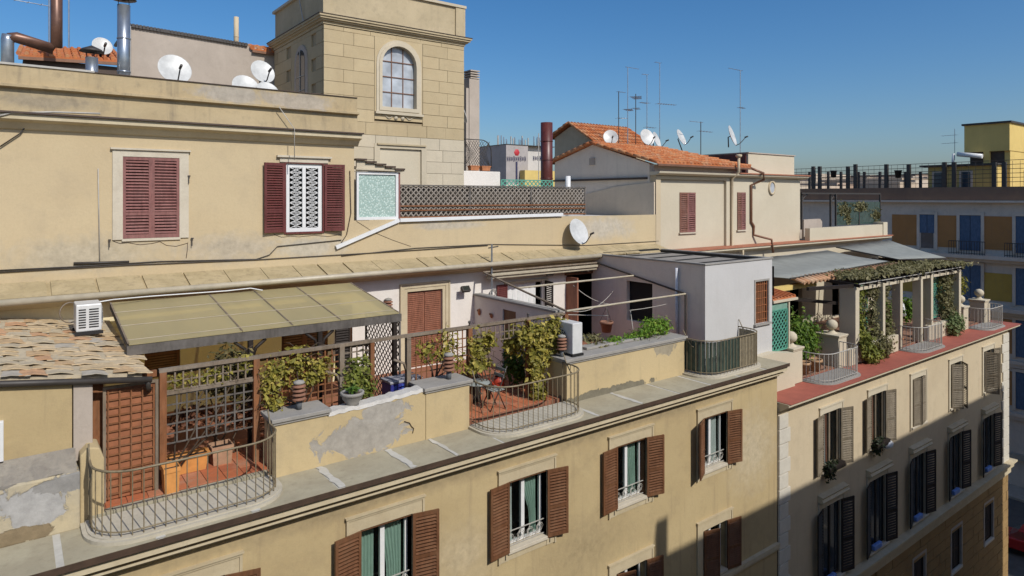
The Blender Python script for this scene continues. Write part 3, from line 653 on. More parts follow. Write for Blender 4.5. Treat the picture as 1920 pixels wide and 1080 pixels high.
# ------------------------------------------------------------------ air conditioners
def air_con(name, label, loc, rz, w=.8, h=.56, d=.3):
    t = thing(name, label, 'air conditioner', loc, 'outdoor air conditioning units')
    M = Matrix.Translation(loc) @ Matrix.Rotation(rz, 4, 'Z')
    MB().box(-w / 2, w / 2, -d / 2, d / 2, .06, h, M).build('casing', PLASTIC, t, .02)
    m = MB()
    for k in (-.3, .3): m.box(k - .03, k + .03, -d / 2 - .02, d / 2 + .02, 0, .058, M)
    m.build('feet', BLACK, t)
    m = MB(); c = M @ V(-w * .14, -d / 2 - .004, h * .53)
    Mr = Matrix.Translation(c) @ M.to_3x3().to_4x4() @ Matrix.Rotation(R(90), 4, 'X')
    m.lathe([(.001, 0), (.2, 0)], 20, Mr); m.build('fan_opening', BLACK, t)
    m = MB()
    for r in (.05, .1, .15, .2): m.lathe([(r - .008, .012), (r, .016), (r + .008, .012)], 20, Mr)
    for k in range(6): a = k * math.pi / 6; m.bar(Mr @ V(.21 * math.cos(a), .21 * math.sin(a), .014), Mr @ V(-.21 * math.cos(a), -.21 * math.sin(a), .014), .008)
    m.build('fan_grille', PLASTIC, t)
    m = MB()
    for k in range(8): m.box(-w / 2 - .004, -w / 2 + .002, -d * .38, d * .0, .13 + k * .048, .155 + k * .048, M); m.box(-w / 2 - .004, -w / 2 + .002, d * .12, d * .4, .13 + k * .048, .155 + k * .048, M)
    m.build('side_vents', BLACK, t)
    return t
air_con('air_conditioner', 'white air conditioner standing on the old tile roof under the eave', V(1.2, 15.3, roofz(1.2, 15.3) + .02), R(90), .6, .58, .42)
air_con('air_conditioner', 'white air conditioner on the stone coping beside the yellow vine', V(11.14, 12.3, 1.08), R(-90), .62, .82, .33)
def cable(name, pts, r, mat, label, n=5, cat='cable'):
    return tag(MB().tube(pts, r, n).build(name, mat), label, cat)
def sag(p, q, s, n=10): return [Vector(p).lerp(Vector(q), k / n) + V(0, 0, -s * 4 * (k / n) * (1 - k / n)) for k in range(n + 1)]
cable('hose', [V(.93 + .17 * math.cos(R(70 + k * 22)), 15.55, 2.74 + .2 * math.sin(R(70 + k * 22))) for k in range(11)], .013, W_OLD, 'thin looped pipe beside the air conditioner on the tile roof', cat='hose')
cable('hose', [V(1.3, 15.5, 2.9), V(1.7, 15.9, 2.88), V(2.4, 16.1, 2.86), V(4.0, 16.2, 2.83), V(4.5, 16.1, 2.86), V(4.75, 16.0, 2.80)], .014, WHITE, 'white pipe running along the top of the yellowed awning', cat='hose')

# ------------------------------------------------------------------ awning over the left terrace
A = thing('terrace_awning', 'yellowed sheet awning on a grey timber frame over the left terrace', 'awning', (4.4, 13.6, .1))
AX0, AX1, AYB, AYF, AZB, AZF = 1.68, 7.05, 16.25, 13.55, 2.76, 2.36
def az(y): return AZF + (AZB - AZF) * (y - AYF) / (AYB - AYF)
seams = [AX0] + [px(u, 13.6) for u in (453, 547, 636)] + [AX1]
for a, b in zip(seams, seams[1:]):
    MB().prism([V(a + .006, AYF - .03, az(AYF - .03)), V(b - .006, AYF - .03, az(AYF - .03)), V(b - .006, AYB, AZB), V(a + .006, AYB, AZB)], (0, 0, .014)).build('sheet', CANOPY, A)
for y in (13.75, 14.6, 15.5): bar('batten', (AX0, y, az(y) + .022), (AX1, y, az(y) + .022), .022, .012, GUTTER, A)
for x in seams: bar('seam_strip', (x, AYF, az(AYF) + .02), (x, AYB, AZB + .02), .03, .01, W_OLD, A)
bar('front_beam', (AX0 - .03, AYF, AZF - .1), (AX1 + .05, AYF, AZF - .1), .08, .17, W_BEAM, A)
for x in [AX0 + .02] + seams[1:-1] + [AX1 - .03]: bar('rafter', (x, AYF + .05, az(AYF) - .06), (x, AYB, AZB - .06), .06, .1, W_BEAM, A)
for x in (AX0 + .1, px(470, 13.55), px(600, 13.55), AX1 - .1): bar('post', (x, AYF + .02, .1), (x, AYF + .02, AZF - .19), .09, .09, W_DARK, A)
for x in (px(470, 13.55), px(600, 13.55)):
    for sx in (-1, 1): MB().tube([V(x + sx * .02, AYF + .02, 1.75), V(x + sx * .1, AYF + .02, 2.0), V(x + sx * .3, AYF + .02, AZF - .2)], .035, 6).build('knee_brace', W_DARK, A)
# dark bar strung across below the awning
tag(MB().box(2.3, 6.9, 14.6, 14.64, 1.47, 1.6).build('dark_hanging_bar', W_DARK), 'dark bar hanging below the yellowed awning', 'rail')

# ------------------------------------------------------------------ trellis fence along the terrace
F = thing('trellis_fence', 'long brown timber trellis fence with vines along the terrace edge', 'fence', (6.5, 12.65, .1))
YT = 12.65
def fx(u): return px(u, YT)
posts = [(305, W_TREL, .11), (480, W_TREL, .11), (640, W_OLD, .1), (697, W_TREL, .09), (765, W_OLD, .1), (880, W_TREL, .11), (990, W_TREL, .1), (1060, W_TREL, .11)]
for u, mt, w_ in posts:
    x = fx(u); bar('post', (x, YT, .1), (x, YT, 2.0), w_, w_, mt, F)
for a, b in zip(posts, posts[1:]): bar('top_rail', (fx(a[0]) - .06, YT, 2.03), (fx(b[0]) - .062, YT, 2.03), .1, .06, W_OLD, F)
for u in (880, 990): MB().lathe([(.001, .0), (.03, 0), (.012, .03), (.03, .06), (.03, .09), (.001, .12)], 8, Matrix.Translation((fx(u), YT, 2.06))).build('finial', IROND, F)
def grid(u0, u1, z0, z1, dx, dz, mt=None, vm=True, hm=True, w_=.026, y=None):
    y = y or YT; a, b = fx(u0) + .06, fx(u1) - .06; mt = mt or W_TREL
    if vm:
        n = max(1, round((b - a) / dx))
        for i in range(1, n): x = a + (b - a) * i / n; bar('slat', (x, y - .008, z0), (x, y - .008, z1), w_, .012, mt, F)
    if hm:
        n = max(1, round((z1 - z0) / dz))
        for j in range(n + 1): z = z0 + (z1 - z0) * j / n; bar('slat', (a, y + .006, z), (b, y + .006, z), .012, w_, mt, F)
bar('middle_rail', (fx(305), YT, 1.62), (fx(480), YT, 1.62), .06, .05, W_OLD, F)
grid(305, 480, 1.66, 1.98, .13, .13, W_OLD); grid(305, 480, .75, 1.58, .16, .16, W_BEAM)
grid(480, 640, .5, 1.98, .14, .14, W_TREL); grid(640, 697, 1.2, 1.98, .14, .14, W_OLD); grid(765, 880, .6, 1.98, .13, .2, W_TREL)
grid(880, 990, 1.62, 1.98, .13, .16, W_OLD); grid(990, 1060, 1.62, 1.98, .12, .16, W_OLD)
for u in (640, 765):
    for sx in (-1, 1) if u == 640 else (-1,): MB().tube([V(fx(u) + sx * .03, YT, 1.25), V(fx(u) + sx * .1, YT, 1.45), V(fx(u) + sx * .34, YT, 1.56)], .03, 6).build('bracket', W_OLD, F)
# diagonal lattice screen at the awning's far end
L = thing('lattice_screen', 'diagonal dark lattice screen at the right end of the yellowed awning', 'lattice', (7.05, 14.6, .1), 'lattice screens')
def lattice(t, p, q, z0, z1, step, w_, mt, frame=None, name='slat', th=.012):
    """diagonal slats in the upright rectangle from p to q"""
    d = (Vector(q) - Vector(p)); Ln = d.length; d /= Ln; H = z1 - z0; nrm = d.cross(V(0, 0, 1))
    for s_ in (1, -1):
        c = -H
        while c < Ln:
            c += step; a0, b0 = max(0, c), min(Ln, c + H)
            if b0 - a0 < .02: continue
            za, zb = a0 - c, b0 - c
            if s_ < 0: za, zb = H - za, H - zb
            off = nrm * (.008 * s_)
            bar(name, Vector(p) + d * a0 + V(0, 0, z0 + za) + off, Vector(p) + d * b0 + V(0, 0, z0 + zb) + off, th, w_, mt, t, up=nrm.cross(V(0, 0, 1)) if False else None)
    if frame:
        for a, b in (((0, z0), (Ln, z0)), ((0, z1), (Ln, z1)), ((0, z0), (0, z1)), ((Ln, z0), (Ln, z1))):
            bar('frame', Vector(p) + d * a[0] + V(0, 0, a[1]), Vector(p) + d * b[0] + V(0, 0, b[1]), .04, .04, frame, t)
lattice(L, (7.1, 13.6, 0), (7.1, 15.4, 0), .1, 2.15, .17, .022, W_BEAM, W_BEAM)

# trellis gate
G = thing('trellis_gate', 'reddish brown timber gate faced with square trellis, by the left balcony', 'gate', (1.55, 12.5, .1))
gx0, gx1, gy = 1.2, 1.95, 12.42
MB().box(gx0, gx1, gy, gy + .04, .12, 1.93).build('panel', plain('gate_board', (.33, .125, .055), .75, var=.3, scale=5), G)
for i in range(5): x = gx0 + .05 + i * (gx1 - gx0 - .1) / 4; bar('slat', (x, gy - .03, .14), (x, gy - .03, 1.88), .02, .03, W_TREL, G)
for j in range(14): z = .2 + j * .127; bar('slat', (gx0 + .03, gy - .015, z), (gx1 - .03, gy - .015, z), .03, .022, W_TREL, G)
for p, q in (((gx0, .1), (gx0, 1.95)), ((gx1, .1), (gx1, 1.95)), ((gx0, 1.93), (gx1, 1.93))): bar('frame', (p[0], gy - .012, p[1]), (q[0], gy - .012, q[1]), .045, .045, W_OLD, G)
tag(MB().box(1.04, 1.205, 12.6, 12.66, .1, 1.95).box(1.04, 1.98, 12.585, 12.67, 1.96, 2.06).build('gate_casing', W_TREL), 'brown timber casing boards beside and above the trellis gate', 'casing')

# ------------------------------------------------------------------ planters, pots, lamps and furniture on the terrace
def planter(name, label, loc, sx, sy, h, mat, rz=0, soil=True):
    t = thing(name, label, 'planter', loc); M = Matrix.Translation(loc) @ Matrix.Rotation(rz, 4, 'Z'); m = MB(); k = .86
    def ring(s, z): return [M @ V(x * sx / 2 * s, y * sy / 2 * s, z) for x, y in ((-1, -1), (1, -1), (1, 1), (-1, 1))]
    rs = [ring(k, 0), ring(.97, h * .82), ring(1.06, h * .82), ring(1.06, h), ring(.93, h), ring(.9, h * .75)]
    vs = sum(rs, []); m.add(vs, [(3, 2, 1, 0)] + [(r * 4 + i, r * 4 + (i + 1) % 4, r * 4 + 4 + (i + 1) % 4, r * 4 + 4 + i) for r in range(5) for i in range(4)]); m.build('box', mat, t)
    MB().poly(*ring(.91, h * .8)).build('soil', plain('soil_' + name + str(len(WO)), (.05, .035, .025), .95), t)
    return t
def pot(name, label, loc, r, h, mat, group=None, prof=None):
    t = thing(name, label, 'pot', loc, group)
    MB().lathe(prof or [(.001, 0), (r * .68, 0), (r * .95, h * .8), (r * 1.08, h * .8), (r * 1.08, h), (r * .92, h), (r * .88, h * .8)], 16, Matrix.Translation(loc)).build('body', mat, t)
    MB().lathe([(.001, h * .82), (r * .9, h * .82)], 16, Matrix.Translation(loc)).build('soil', STEM, t); return t
def foliage(t, blobs, n, size, mat, seed=0, stems=None, asp=1.7, name='foliage'):
    """leaves spread through blobs (centre, radii); denser towards the outside"""
    random.seed(seed + 11); m = MB(); wts = [b[1][0] * b[1][1] * b[1][2] for b in blobs]
    for c, r in random.choices(blobs, [w ** .6 for w in wts], k=n):
        d = V(random.gauss(0, 1), random.gauss(0, 1), random.gauss(0, 1)).normalized(); k = min(1.45, abs(random.gauss(.72, .3)))
        p = Vector(c) + V(d.x * r[0], d.y * r[1], d.z * r[2]) * k
        m.leaf(p, d * .7 + V(random.gauss(0, .5), random.gauss(0, .5) - .3, random.gauss(0, .5) + .5), size * random.choice((.45, .6, .75, .9, 1.1, 1.4)), asp)
    o = m.build(name, mat, t)
    if stems:
        m = MB()
        for c, r in blobs:      # bare twigs and trailing shoots
            for k in range(7):
                a = Vector(c) + V(random.gauss(0, r[0] * .5), random.gauss(0, r[1] * .5), random.gauss(0, r[2] * .5)); d = V(random.uniform(-1, 1) * r[0], random.uniform(-1, 1) * r[1], random.uniform(-1, .9) * r[2]) * 1.2
                m.tube([a, a + d * .5 + V(0, 0, random.uniform(-.04, .06)), a + d], [.009, .006, .003], 4)
        for st in stems: m.tube(st, [.018 * (1 - .7 * i / len(st)) for i in range(len(st))], 5)
        m.build('stem', STEM, t)
    return o
def plant(name, label, cat, loc, blobs, n, size, mat, seed, stems=True, group=None, asp=1.7):
    t = thing(name, label, cat, loc, group); ss = []
    if stems:
        random.seed(seed)
        for c, r in blobs:
            c = Vector(c); b = Vector(loc) + V(random.uniform(-.06, .06), random.uniform(-.06, .06), 0)
            ss.append([b, b.lerp(c, .4) + V(random.uniform(-.1, .1), random.uniform(-.05, .05), 0), b.lerp(c, .75) + V(random.uniform(-.1, .1), 0, .05), c, c + V(r[0] * .5, 0, r[2] * .5)])
    foliage(t, blobs, n, size, mat, seed, ss, asp); return t
def blob(u, v, Y, ru, rv, ry=.15):
    c = P(u, v, Y=Y); e = P(u + ru, v, Y=Y); g = P(u, v + rv, Y=Y); return (c, ((e - c).length, ry, abs((g - c).z)))
planter('planter_box', 'long orange planter box on the tiles inside the left balcony', (2.45, 12.95, .1), .82, .28, .3, TERRAO)
planter('planter_box', 'small orange planter box in front of the gate post', (2.13, 12.25, .1), .24, .3, .42, TERRAO)
planter('planter_box', 'square terracotta planter box beside the long orange planter', (3.1, 13.0, .1), .36, .32, .34, plain('pale_terracotta', (.42, .25, .15), .85, var=.3, scale=8))
plant('dry_shrub', 'dark dry shrub with bare twigs behind the left trellis panel', 'shrub', (3.05, 13.2, .3), [blob(430, 690, 13.1, 36, 40, .2), blob(405, 720, 13.1, 25, 22, .2), blob(455, 720, 13.1, 25, 35, .2)], 1500, .07, L_DRY, 1)
plant('dry_shrub', 'low reddish dry shrub in shade under the left trellis', 'shrub', (3.4, 13.3, .1), [blob(450, 775, 13.3, 28, 22, .3), blob(360, 780, 13.5, 50, 16, .3)], 900, .06, leafmat('russet_leaf', (.24, .1, .045), (.12, .05, .03), (.4, .2, .1)), 2)
plant('sparse_vine', 'sparse thin vine over the upper rails of the left trellis', 'vine', (2.3, 12.7, .3), [blob(340, 715, 12.68, 30, 20, .06), blob(400, 705, 12.68, 40, 16, .06), blob(460, 680, 12.68, 25, 18, .06), blob(560, 655, 12.8, 30, 8, .06)], 420, .06, L_YEL, 3)
plant('trellis_vine', 'yellow-green vine climbing the trellis above the first stone pier', 'vine', (4.5, 12.6, .98), [blob(505, 730, 12.55, 18, 35, .12), blob(520, 700, 12.55, 28, 28, .12), blob(560, 680, 12.58, 30, 18, .1), blob(598, 690, 12.58, 30, 20, .1), blob(575, 712, 12.58, 30, 18, .1), blob(515, 755, 12.4, 22, 14, .12)], 1050, .06, L_YEL, 4)
plant('terrace_shrub', 'bushy green shrub rising behind the low worn parapet', 'shrub', (6.0, 12.5, .3), [blob(670, 700, 12.6, 26, 30, .15), blob(680, 725, 12.5, 22, 22, .15), blob(655, 730, 12.5, 14, 14, .12)], 1100, .06, leafmat('olive_leaf', (.26, .28, .05), (.12, .15, .03), (.42, .4, .1)), 5)
plant('sparse_vine', 'thin leafy vine on the trellis before the roller door', 'vine', (7.4, 12.6, .98), [blob(800, 655, 12.6, 22, 20, .08), blob(840, 645, 12.6, 20, 30, .08), blob(858, 680, 12.55, 20, 18, .1), blob(825, 668, 12.6, 25, 15, .08)], 380, .065, L_YEL, 6)
plant('trellis_vine', 'yellow-green vine hanging by the finial post above the second pier', 'vine', (8.9, 12.6, .3), [blob(895, 650, 12.6, 16, 28, .12), blob(915, 640, 12.6, 14, 18, .12), blob(905, 680, 12.6, 16, 18, .12), blob(890, 690, 12.5, 18, 10, .12)], 750, .075, L_YEL, 7)
plant('trellis_vine', 'large dense yellow vine covering the trellis beside the air conditioner', 'vine', (10.2, 12.5, .1), [blob(1030, 635, 12.55, 30, 38, .2), blob(1000, 630, 12.55, 28, 24, .2), blob(1010, 665, 12.5, 20, 28, .18), blob(965, 640, 12.9, 20, 25, .2), blob(1008, 710, 12.4, 14, 30, .14), blob(1012, 738, 12.35, 12, 18, .12), blob(1045, 610, 12.55, 18, 14, .15)], 3600, .075, L_YEL, 8)
plant('terrace_shrub', 'dark green shrub in shade behind the large yellow vine', 'shrub', (10.2, 13.5, .1), [blob(965, 680, 13.4, 20, 30, .3), blob(985, 700, 13.3, 18, 20, .25)], 1200, .07, L_GRN, 9)
# ribbed terracotta lanterns
def lantern(label, loc, s=1.0):
    t = thing('ribbed_lantern', label, 'lantern', loc, 'ribbed terracotta lanterns'); M = Matrix.Translation(loc)
    MB().lathe([(.001, 0), (.05 * s, 0), (.055 * s, .15 * s), (.04 * s, .16 * s)], 12, M).build('foot', plain('slate_foot' + str(len(WO)), (.12, .13, .14), .8), t)
    for k in range(4): MB().lathe([(.06 * s, .0), (.125 * s, .025 * s), (.13 * s, .045 * s), (.08 * s, .072 * s), (.001, .074 * s)], 14, M @ Matrix.Translation((0, 0, (.16 + k * .078) * s))).build('rib', TERRAD, t)
    MB().lathe([(.085 * s, 0), (.11 * s, .02 * s), (.09 * s, .05 * s), (.001, .075 * s)], 14, M @ Matrix.Translation((0, 0, .475 * s))).build('lid', CAPS, t)
lantern('ribbed terracotta lantern on the first stone pier', (4.28, 12.2, 1.05), 1.0)
lantern('ribbed terracotta lantern on the second stone pier', (7.55, 12.2, 1.07), 1.05)
lantern('ribbed terracotta lantern beside the large yellow vine', (10.8, 12.2, 1.08), 1.0)
wl_ = P(728, 575, Y=16.72); lantern('ribbed terracotta lantern mounted on the white wall by the roller door', (wl_.x, wl_.y, wl_.z - .3), 1.0)
t = pot('bowl_planter', 'fluted white bowl planter on the worn parapet', (5.28, 12.08, .98), .19, .26, CAPS, None, [(.001, 0), (.13, 0), (.12, .04), (.19, .12), (.2, .18), (.23, .2), (.23, .25), (.19, .25), (.17, .2)])
foliage(t, [(V(5.28, 12.08, 1.28), (.12, .12, .05))], 120, .05, L_GRN, 33)
b = thing('storage_box', 'blue covered storage box behind the worn parapet', 'box', (7.0, 13.4, .1)); 
MB().box(6.62, 7.4, 13.1, 13.55, .1, .9).build('body', BLUEC, b, .02); MB().box(6.6, 7.42, 13.08, 13.57, .902, .96).build('lid', plain('grey_lid', (.33, .33, .36), .6), b, .015)
for k in range(4): slab('rib', 6.7 + k * .18, 6.76 + k * .18, 13.085, 13.099, .14, .86, BLUEP, b)
# bistro table and folding chair
t = thing('bistro_table', 'small round grey bistro table behind the second balcony', 'table', (8.55, 12.55, .1)); MB().lathe([(.001, 0), (.3, 0), (.31, .012), (.3, .03), (.001, .03)], 20, Matrix.Translation((8.55, 12.6, .72))).build('top', plain('grey_green_metal', (.3, .33, .31), .5), t)
for k in range(3):
    a = k * 2.09 + .4; MB().tube([V(8.55 + .26 * math.cos(a), 12.6 + .26 * math.sin(a), .1), V(8.55 + .06 * math.cos(a), 12.6 + .06 * math.sin(a), .4), V(8.55 + .2 * math.cos(a), 12.6 + .2 * math.sin(a), .72)], .012, 6).build('leg', IROND, t)
t = thing('folding_chair', 'grey metal folding chair beside the bistro table', 'chair', (8.95, 12.5, .1))
for y in (12.3, 12.66): MB().tube([V(8.72, y, .1), V(8.95, y, .5), V(9.16, y, 1.0), V(9.2, y, 1.08)], .013, 6).build('back_leg', IROND, t); MB().tube([V(9.15, y, .1), V(8.95, y, .5), V(8.85, y, .56)], .013, 6).build('front_leg', IROND, t)
for k in range(4): slab('seat_slat', 8.78 + k * .09, 8.85 + k * .09, 12.29, 12.67, .54, .56, AWNG, t)
for k in range(2): bar('back_slat', (9.1 + k * .05, 12.29, .85 + k * .13), (9.1 + k * .05, 12.67, .85 + k * .13), .015, .07, AWNG, t)
t = thing('watering_can', 'red watering can on the shaded terrace floor', 'watering can', (9.9, 13.6, .1)); MB().lathe([(.001, 0), (.16, 0), (.15, .3), (.1, .34)], 14, Matrix.Translation((9.9, 13.6, .1))).build('body', plain('red_plastic', (.4, .05, .025), .4), t); MB().tube([V(9.78, 13.55, .18), V(9.55, 13.5, .45)], .025, 6).build('spout', plain('red_spout', (.4, .05, .025), .4), t); MB().tube([V(9.98, 13.6, .42), V(10.1, 13.6, .5), V(10.08, 13.6, .3)], .016, 6).build('handle', plain('red_handle', (.4, .05, .025), .4), t)
pot('flower_pot', 'terracotta flower pot behind the bistro table', (8.78, 13.2, .75), .16, .26, TERRA); tag(MB().box(8.6, 8.98, 13.05, 13.4, .1, .745).build('pot_stand', W_DARK, None, .01), 'dark stand under the terracotta flower pot', 'stand')
# floodlights and wall ornaments
def floodlight(label, p):
    t = thing('floodlight', label, 'lamp', p, 'floodlights on the white wall'); M = Matrix.Translation(p) @ Matrix.Rotation(R(-40), 4, 'X')
    MB().box(-.14, .14, -.05, .05, -.09, .09, M).build('housing', IROND, t, .01); MB().box(-.11, .11, -.056, -.052, -.07, .07, M).build('lens', GLASS, t)
    MB().bar(p, p + V(0, .25, .02), .03).build('arm', IROND, t)
floodlight('floodlight on the white wall right of the roller door', P(873, 542, Y=16.55)); floodlight('floodlight under the eave above the small curtained window', P(1030, 512, Y=16.55))
for k, (u, v) in enumerate(((899, 585), (922, 592))):
    p = P(u, v, X=11.28); t = thing('wall_mask', ('round terracotta mask hung on the partition wall, left of two', 'smaller terracotta ornament hung on the partition wall, right of two')[k], 'ornament', p)
    MB().lathe([(.001, .05), (.05, .045), (.085, .02), (.09, 0)], 10, Matrix.Translation(p) @ Matrix.Rotation(R(-90), 4, 'Y') @ Matrix.Diagonal((1.2 if k == 0 else .8, .7, 1, 1))).build('face', TERRA, t); MB().lathe([(.001, .03), (.03, .03), (.035, 0)], 8, Matrix.Translation(p + V(-.03, .03, .05)) @ Matrix.Rotation(R(-90), 4, 'Y')).build('boss', TERRAD, t)
# awning frame of poles over the second terrace
t = thing('pole_frame', 'frame of thin beige awning poles over the second terrace', 'frame', (13.5, 12.7, 2))
fz = 2.06; a, b = V(fx(1062), 12.65, 2.08), V(16.15, 12.65, 2.1); c, d = V(fx(1062), 16.4, 2.74), V(16.15, 16.4, 2.74)
for p, q, mt in ((a, b, GUTTER), (a.lerp(c, .55), b.lerp(d, .55), GUTTER), (a, c, W_OLD), (b, d, IROND), (b, V(16.15, 12.65, .1), IROND), (c, d, W_OLD)): rod('pole', p, q, .03, mt, t, 7)
for k, (p, q, s_) in enumerate(((a + V(.1, 0, 0), P(1150, 545, X=16.1), .25), (P(1075, 535, Y=16.4), P(1160, 570, X=16.1), .2), (P(1062, 590, Y=12.65), P(1140, 592, Y=13.2), .0), (P(1180, 582, Y=13.5), P(1250, 570, X=16.1), .02))):
    cable('clothes_line', sag(p, q, s_), .011, IRONW, ('pale line sagging from the fence corner post to the rooftop room', 'pale line sagging from the eave across the dark doorway', 'straight pale line from the fence post across the dark doorway', 'short pale line before the dark window of the rooftop room')[k], cat='line')
cable('prop_stick', [P(1182, 583, Y=13.2), P(1190, 640, Y=12.9)], .012, IRONW, 'thin pale stick leaning above the green bush', cat='stick')
# plants on the planter block
plant('round_bush', 'round bright green bush on the coping, left of two', 'bush', (12.6, 12.45, 1.06), [blob(1152, 641, 12.45, 15, 9, .16)], 420, .05, L_BRT, 21)
plant('round_bush', 'small bright green bush on the coping beside the larger one', 'bush', (13.3, 12.45, 1.06), [blob(1190, 632, 12.45, 18, 9, .16)], 500, .05, L_BRT, 22)
plant('round_bush', 'largest bright green bush on the coping before the rooftop room', 'bush', (14.1, 12.4, 1.06), [blob(1225, 610, 12.4, 22, 15, .25), blob(1212, 622, 12.4, 22, 10, .2), blob(1245, 612, 12.4, 12, 14, .2)], 1500, .05, L_BRT, 23)
plant('succulent', 'spiky succulent in a pale bowl behind the air conditioner', 'plant', (12.1, 12.5, 1.06), [blob(1110, 635, 12.7, 16, 8, .2), blob(1128, 648, 12.4, 14, 5, .15)], 150, .06, L_DUSTY, 24, asp=3.5)
tag(MB().box(11.75, 13.9, 12.3, 12.62, 1.081, 1.15).build('trough', CAPS, None, .015), 'shallow stone trough with plants on the wide coping', 'trough')
hp = P(1137, 612, Y=14.6); t = pot('hanging_pot', 'terracotta pot hanging on chains before the dark doorway', (hp.x, hp.y, hp.z - .18), .2, .34, TERRAD)
for k in range(3): a_ = k * 2.09; bar('chain', hp + V(.2 * math.cos(a_), .2 * math.sin(a_), .16), hp + V(0, 0, .6), .012, .012, IROND, t)

# ------------------------------------------------------------------ white rooftop room
K = thing('rooftop_room', 'white flat-roofed rooftop room with a grated window above the screened balcony', 'room', (18, 12, 0))
kx0, kx1, ky0, ky1, kz = 16.23, 19.75, 12.0, 16.75, 3.0
bw = (px(1416, 12), px(1440, 12), .98, 2.32); sw_ = (14.0, 15.1, .95, 2.25)
m = wall_holes(MB(), kx0, kx1, -.02, kz, [bw], ky0, .15); m.build('front_wall', stucco('white_wall_paint', (.53, .52, .50), (.50, .49, .47), stain=(.36, .34, .31), amt=.28, scale=.7, streak=.8, bump=.3), K)
m = wall_holes(MB(), ky0, ky1, -.02, kz, [sw_], kx0, .15, 'x'); m.build('side_wall', stucco('shade_lifted_white', (.76, .66, .55), (.71, .61, .5), stain=(.45, .38, .31), amt=.4, scale=.7, streak=.8), K); MB().poly((kx1, ky0, -1), (kx1, ky1, -1), (kx1, ky1, kz), (kx1, ky0, kz)).build('side_wall', WHITEP, K)  # visible side: wall paint lightened and warmed to lift its shade
MB().box(kx0 + .16, kx0 + 1.2, 13.8, 15.3, .8, 2.4).build('room_interior', DARKV, K); room(K, *bw, ky0 + .15, ky0 + .8)
MB().box(kx0 + .02, kx1 - .02, ky0 + .02, ky1, kz - .12, kz - .06).build('roof', TAR, K)
m = MB(); e = .12
m.box(kx0 - .03, kx1 + .03, ky0 - .03, ky0 + e, kz + .001, kz + .05); m.box(kx0 - .03, kx0 + e, ky0 + e, ky1, kz + .001, kz + .05); m.box(kx1 - e, kx1 + .03, ky0 + e, ky1, kz + .001, kz + .05); m.build('roof_rim', CAPS, K, .008)
for k in range(4): y = 12.8 + k * 1.0; slab('roof_seam', kx0 + .3, kx1 - .3, y, y + .07, kz - .058, kz - .03, BLACK, K)
slab('roof_seam', kx1 - .32, kx1 - .2, 12.4, 16.6, kz - .056, kz + .03, BLACK, K); slab('roof_seam', kx0 + .3, kx1 - .3, 16.45, 16.6, kz - .056, kz + .07, BLACK, K)
m = MB(); m.box(bw[0] - .06, bw[0], ky0 - .02, ky0 + .01, bw[2], bw[3] + .06); m.box(bw[1], bw[1] + .06, ky0 - .02, ky0 + .01, bw[2], bw[3] + .06); m.box(bw[0], bw[1], ky0 - .02, ky0 + .01, bw[3], bw[3] + .06); m.box(bw[0] - .1, bw[1] + .1, ky0 - .08, ky0 + .01, bw[2] - .06, bw[2] - .002); m.build('window_surround', CAPS, K)
wg = MB().box(bw[0], bw[0] + .05, ky0 + .03, ky0 + .08, bw[2], bw[3]).box(bw[1] - .05, bw[1], ky0 + .03, ky0 + .08, bw[2], bw[3]).box(bw[0] + .05, bw[1] - .05, ky0 + .06, ky0 + .08, bw[2], bw[3]).build('window', W_SHUT, K)
for k in range(6): x = bw[0] + (k + .5) * (bw[1] - bw[0]) / 6; bar('grate_bar', (x, ky0 + .02, bw[2]), (x, ky0 + .02, bw[3]), .014, .014, TERRA, wg)
for k in range(6): z = bw[2] + (k + .5) * (bw[3] - bw[2]) / 6; bar('grate_bar', (bw[0], ky0 + .035, z), (bw[1], ky0 + .035, z), .014, .014, TERRA, wg)
MB().tube([V(kx0 - .05, 13.0, 2.85), V(kx0 - .05, 13.0, .1)], .05, 8).build('drain_pipe', plain('white_pipe', (.6, .6, .62), .4), K)

# ------------------------------------------------------------------ gallery behind the attic wall: glazed porch, lattice, tower
t = thing('glazed_porch', 'small porch of patterned green glass beside the maroon shuttered window', 'porch', (8.3, 17.1, 4.37))
a, b = px(669, 17.1), px(747, 17.1)
MB().box(a + .06, b - .08, 17.14, 17.16, 4.45, 5.66).build('glass_panel', FROST, t)
m = MB(); m.box(a, a + .06, 17.1, 17.18, 4.37, 5.72); m.box(b - .08, b, 17.1, 17.18, 4.37, 5.72); m.box(a + .06, b - .08, 17.1, 17.18, 5.64, 5.72); m.box(a + .06, b - .08, 17.1, 17.18, 4.37, 4.45); m.build('frame', WHITE, t)
MB().box(b + .002, b + .06, 17.1, 18.3, 4.37, 5.72).build('side_post', W_ROSE, t)
MB().prism([V(a - .05, 17.02, 5.76), V(b + .15, 17.02, 5.74), V(b + .15, 18.6, 5.74), V(a - .05, 18.6, 6.02)], (0, 0, .04)).build('roof', TOWERL, t)
MB().prism([V(a - .02, 17.06, 5.73), V(b + .1, 17.06, 5.73), V(b + .1, 17.06, 5.76), V(a - .02, 17.06, 6.06)], (0, .06, 0)).build('gable', TOWERL, t)
for k in range(5): f_ = k / 5; x = a - .06 + (b + .2 - a) * f_; MB().box(x, x + .31, 16.98, 17.3, 6.05 - .3 * f_ - .03, 6.09 - .3 * f_ - .02).build('eave_tile', BROWN, t)
W_LATT = wood('pale_lattice_timber', (.33, .285, .235), (.4, .37, .33), .6, .9)
t = thing('lattice_fence', 'long weathered diagonal lattice fence on top of the ochre attic wall', 'fence', (12.5, 17.15, 4.36), 'lattice screens')
a, b = px(747, 17.15), px(1096, 17.15); n = 3
for k in range(4): x = a + (b - a) * k / 3; bar('post', (x, 17.15, 4.37), (x, 17.15, 5.36), .06, .06, W_BEAM, t)
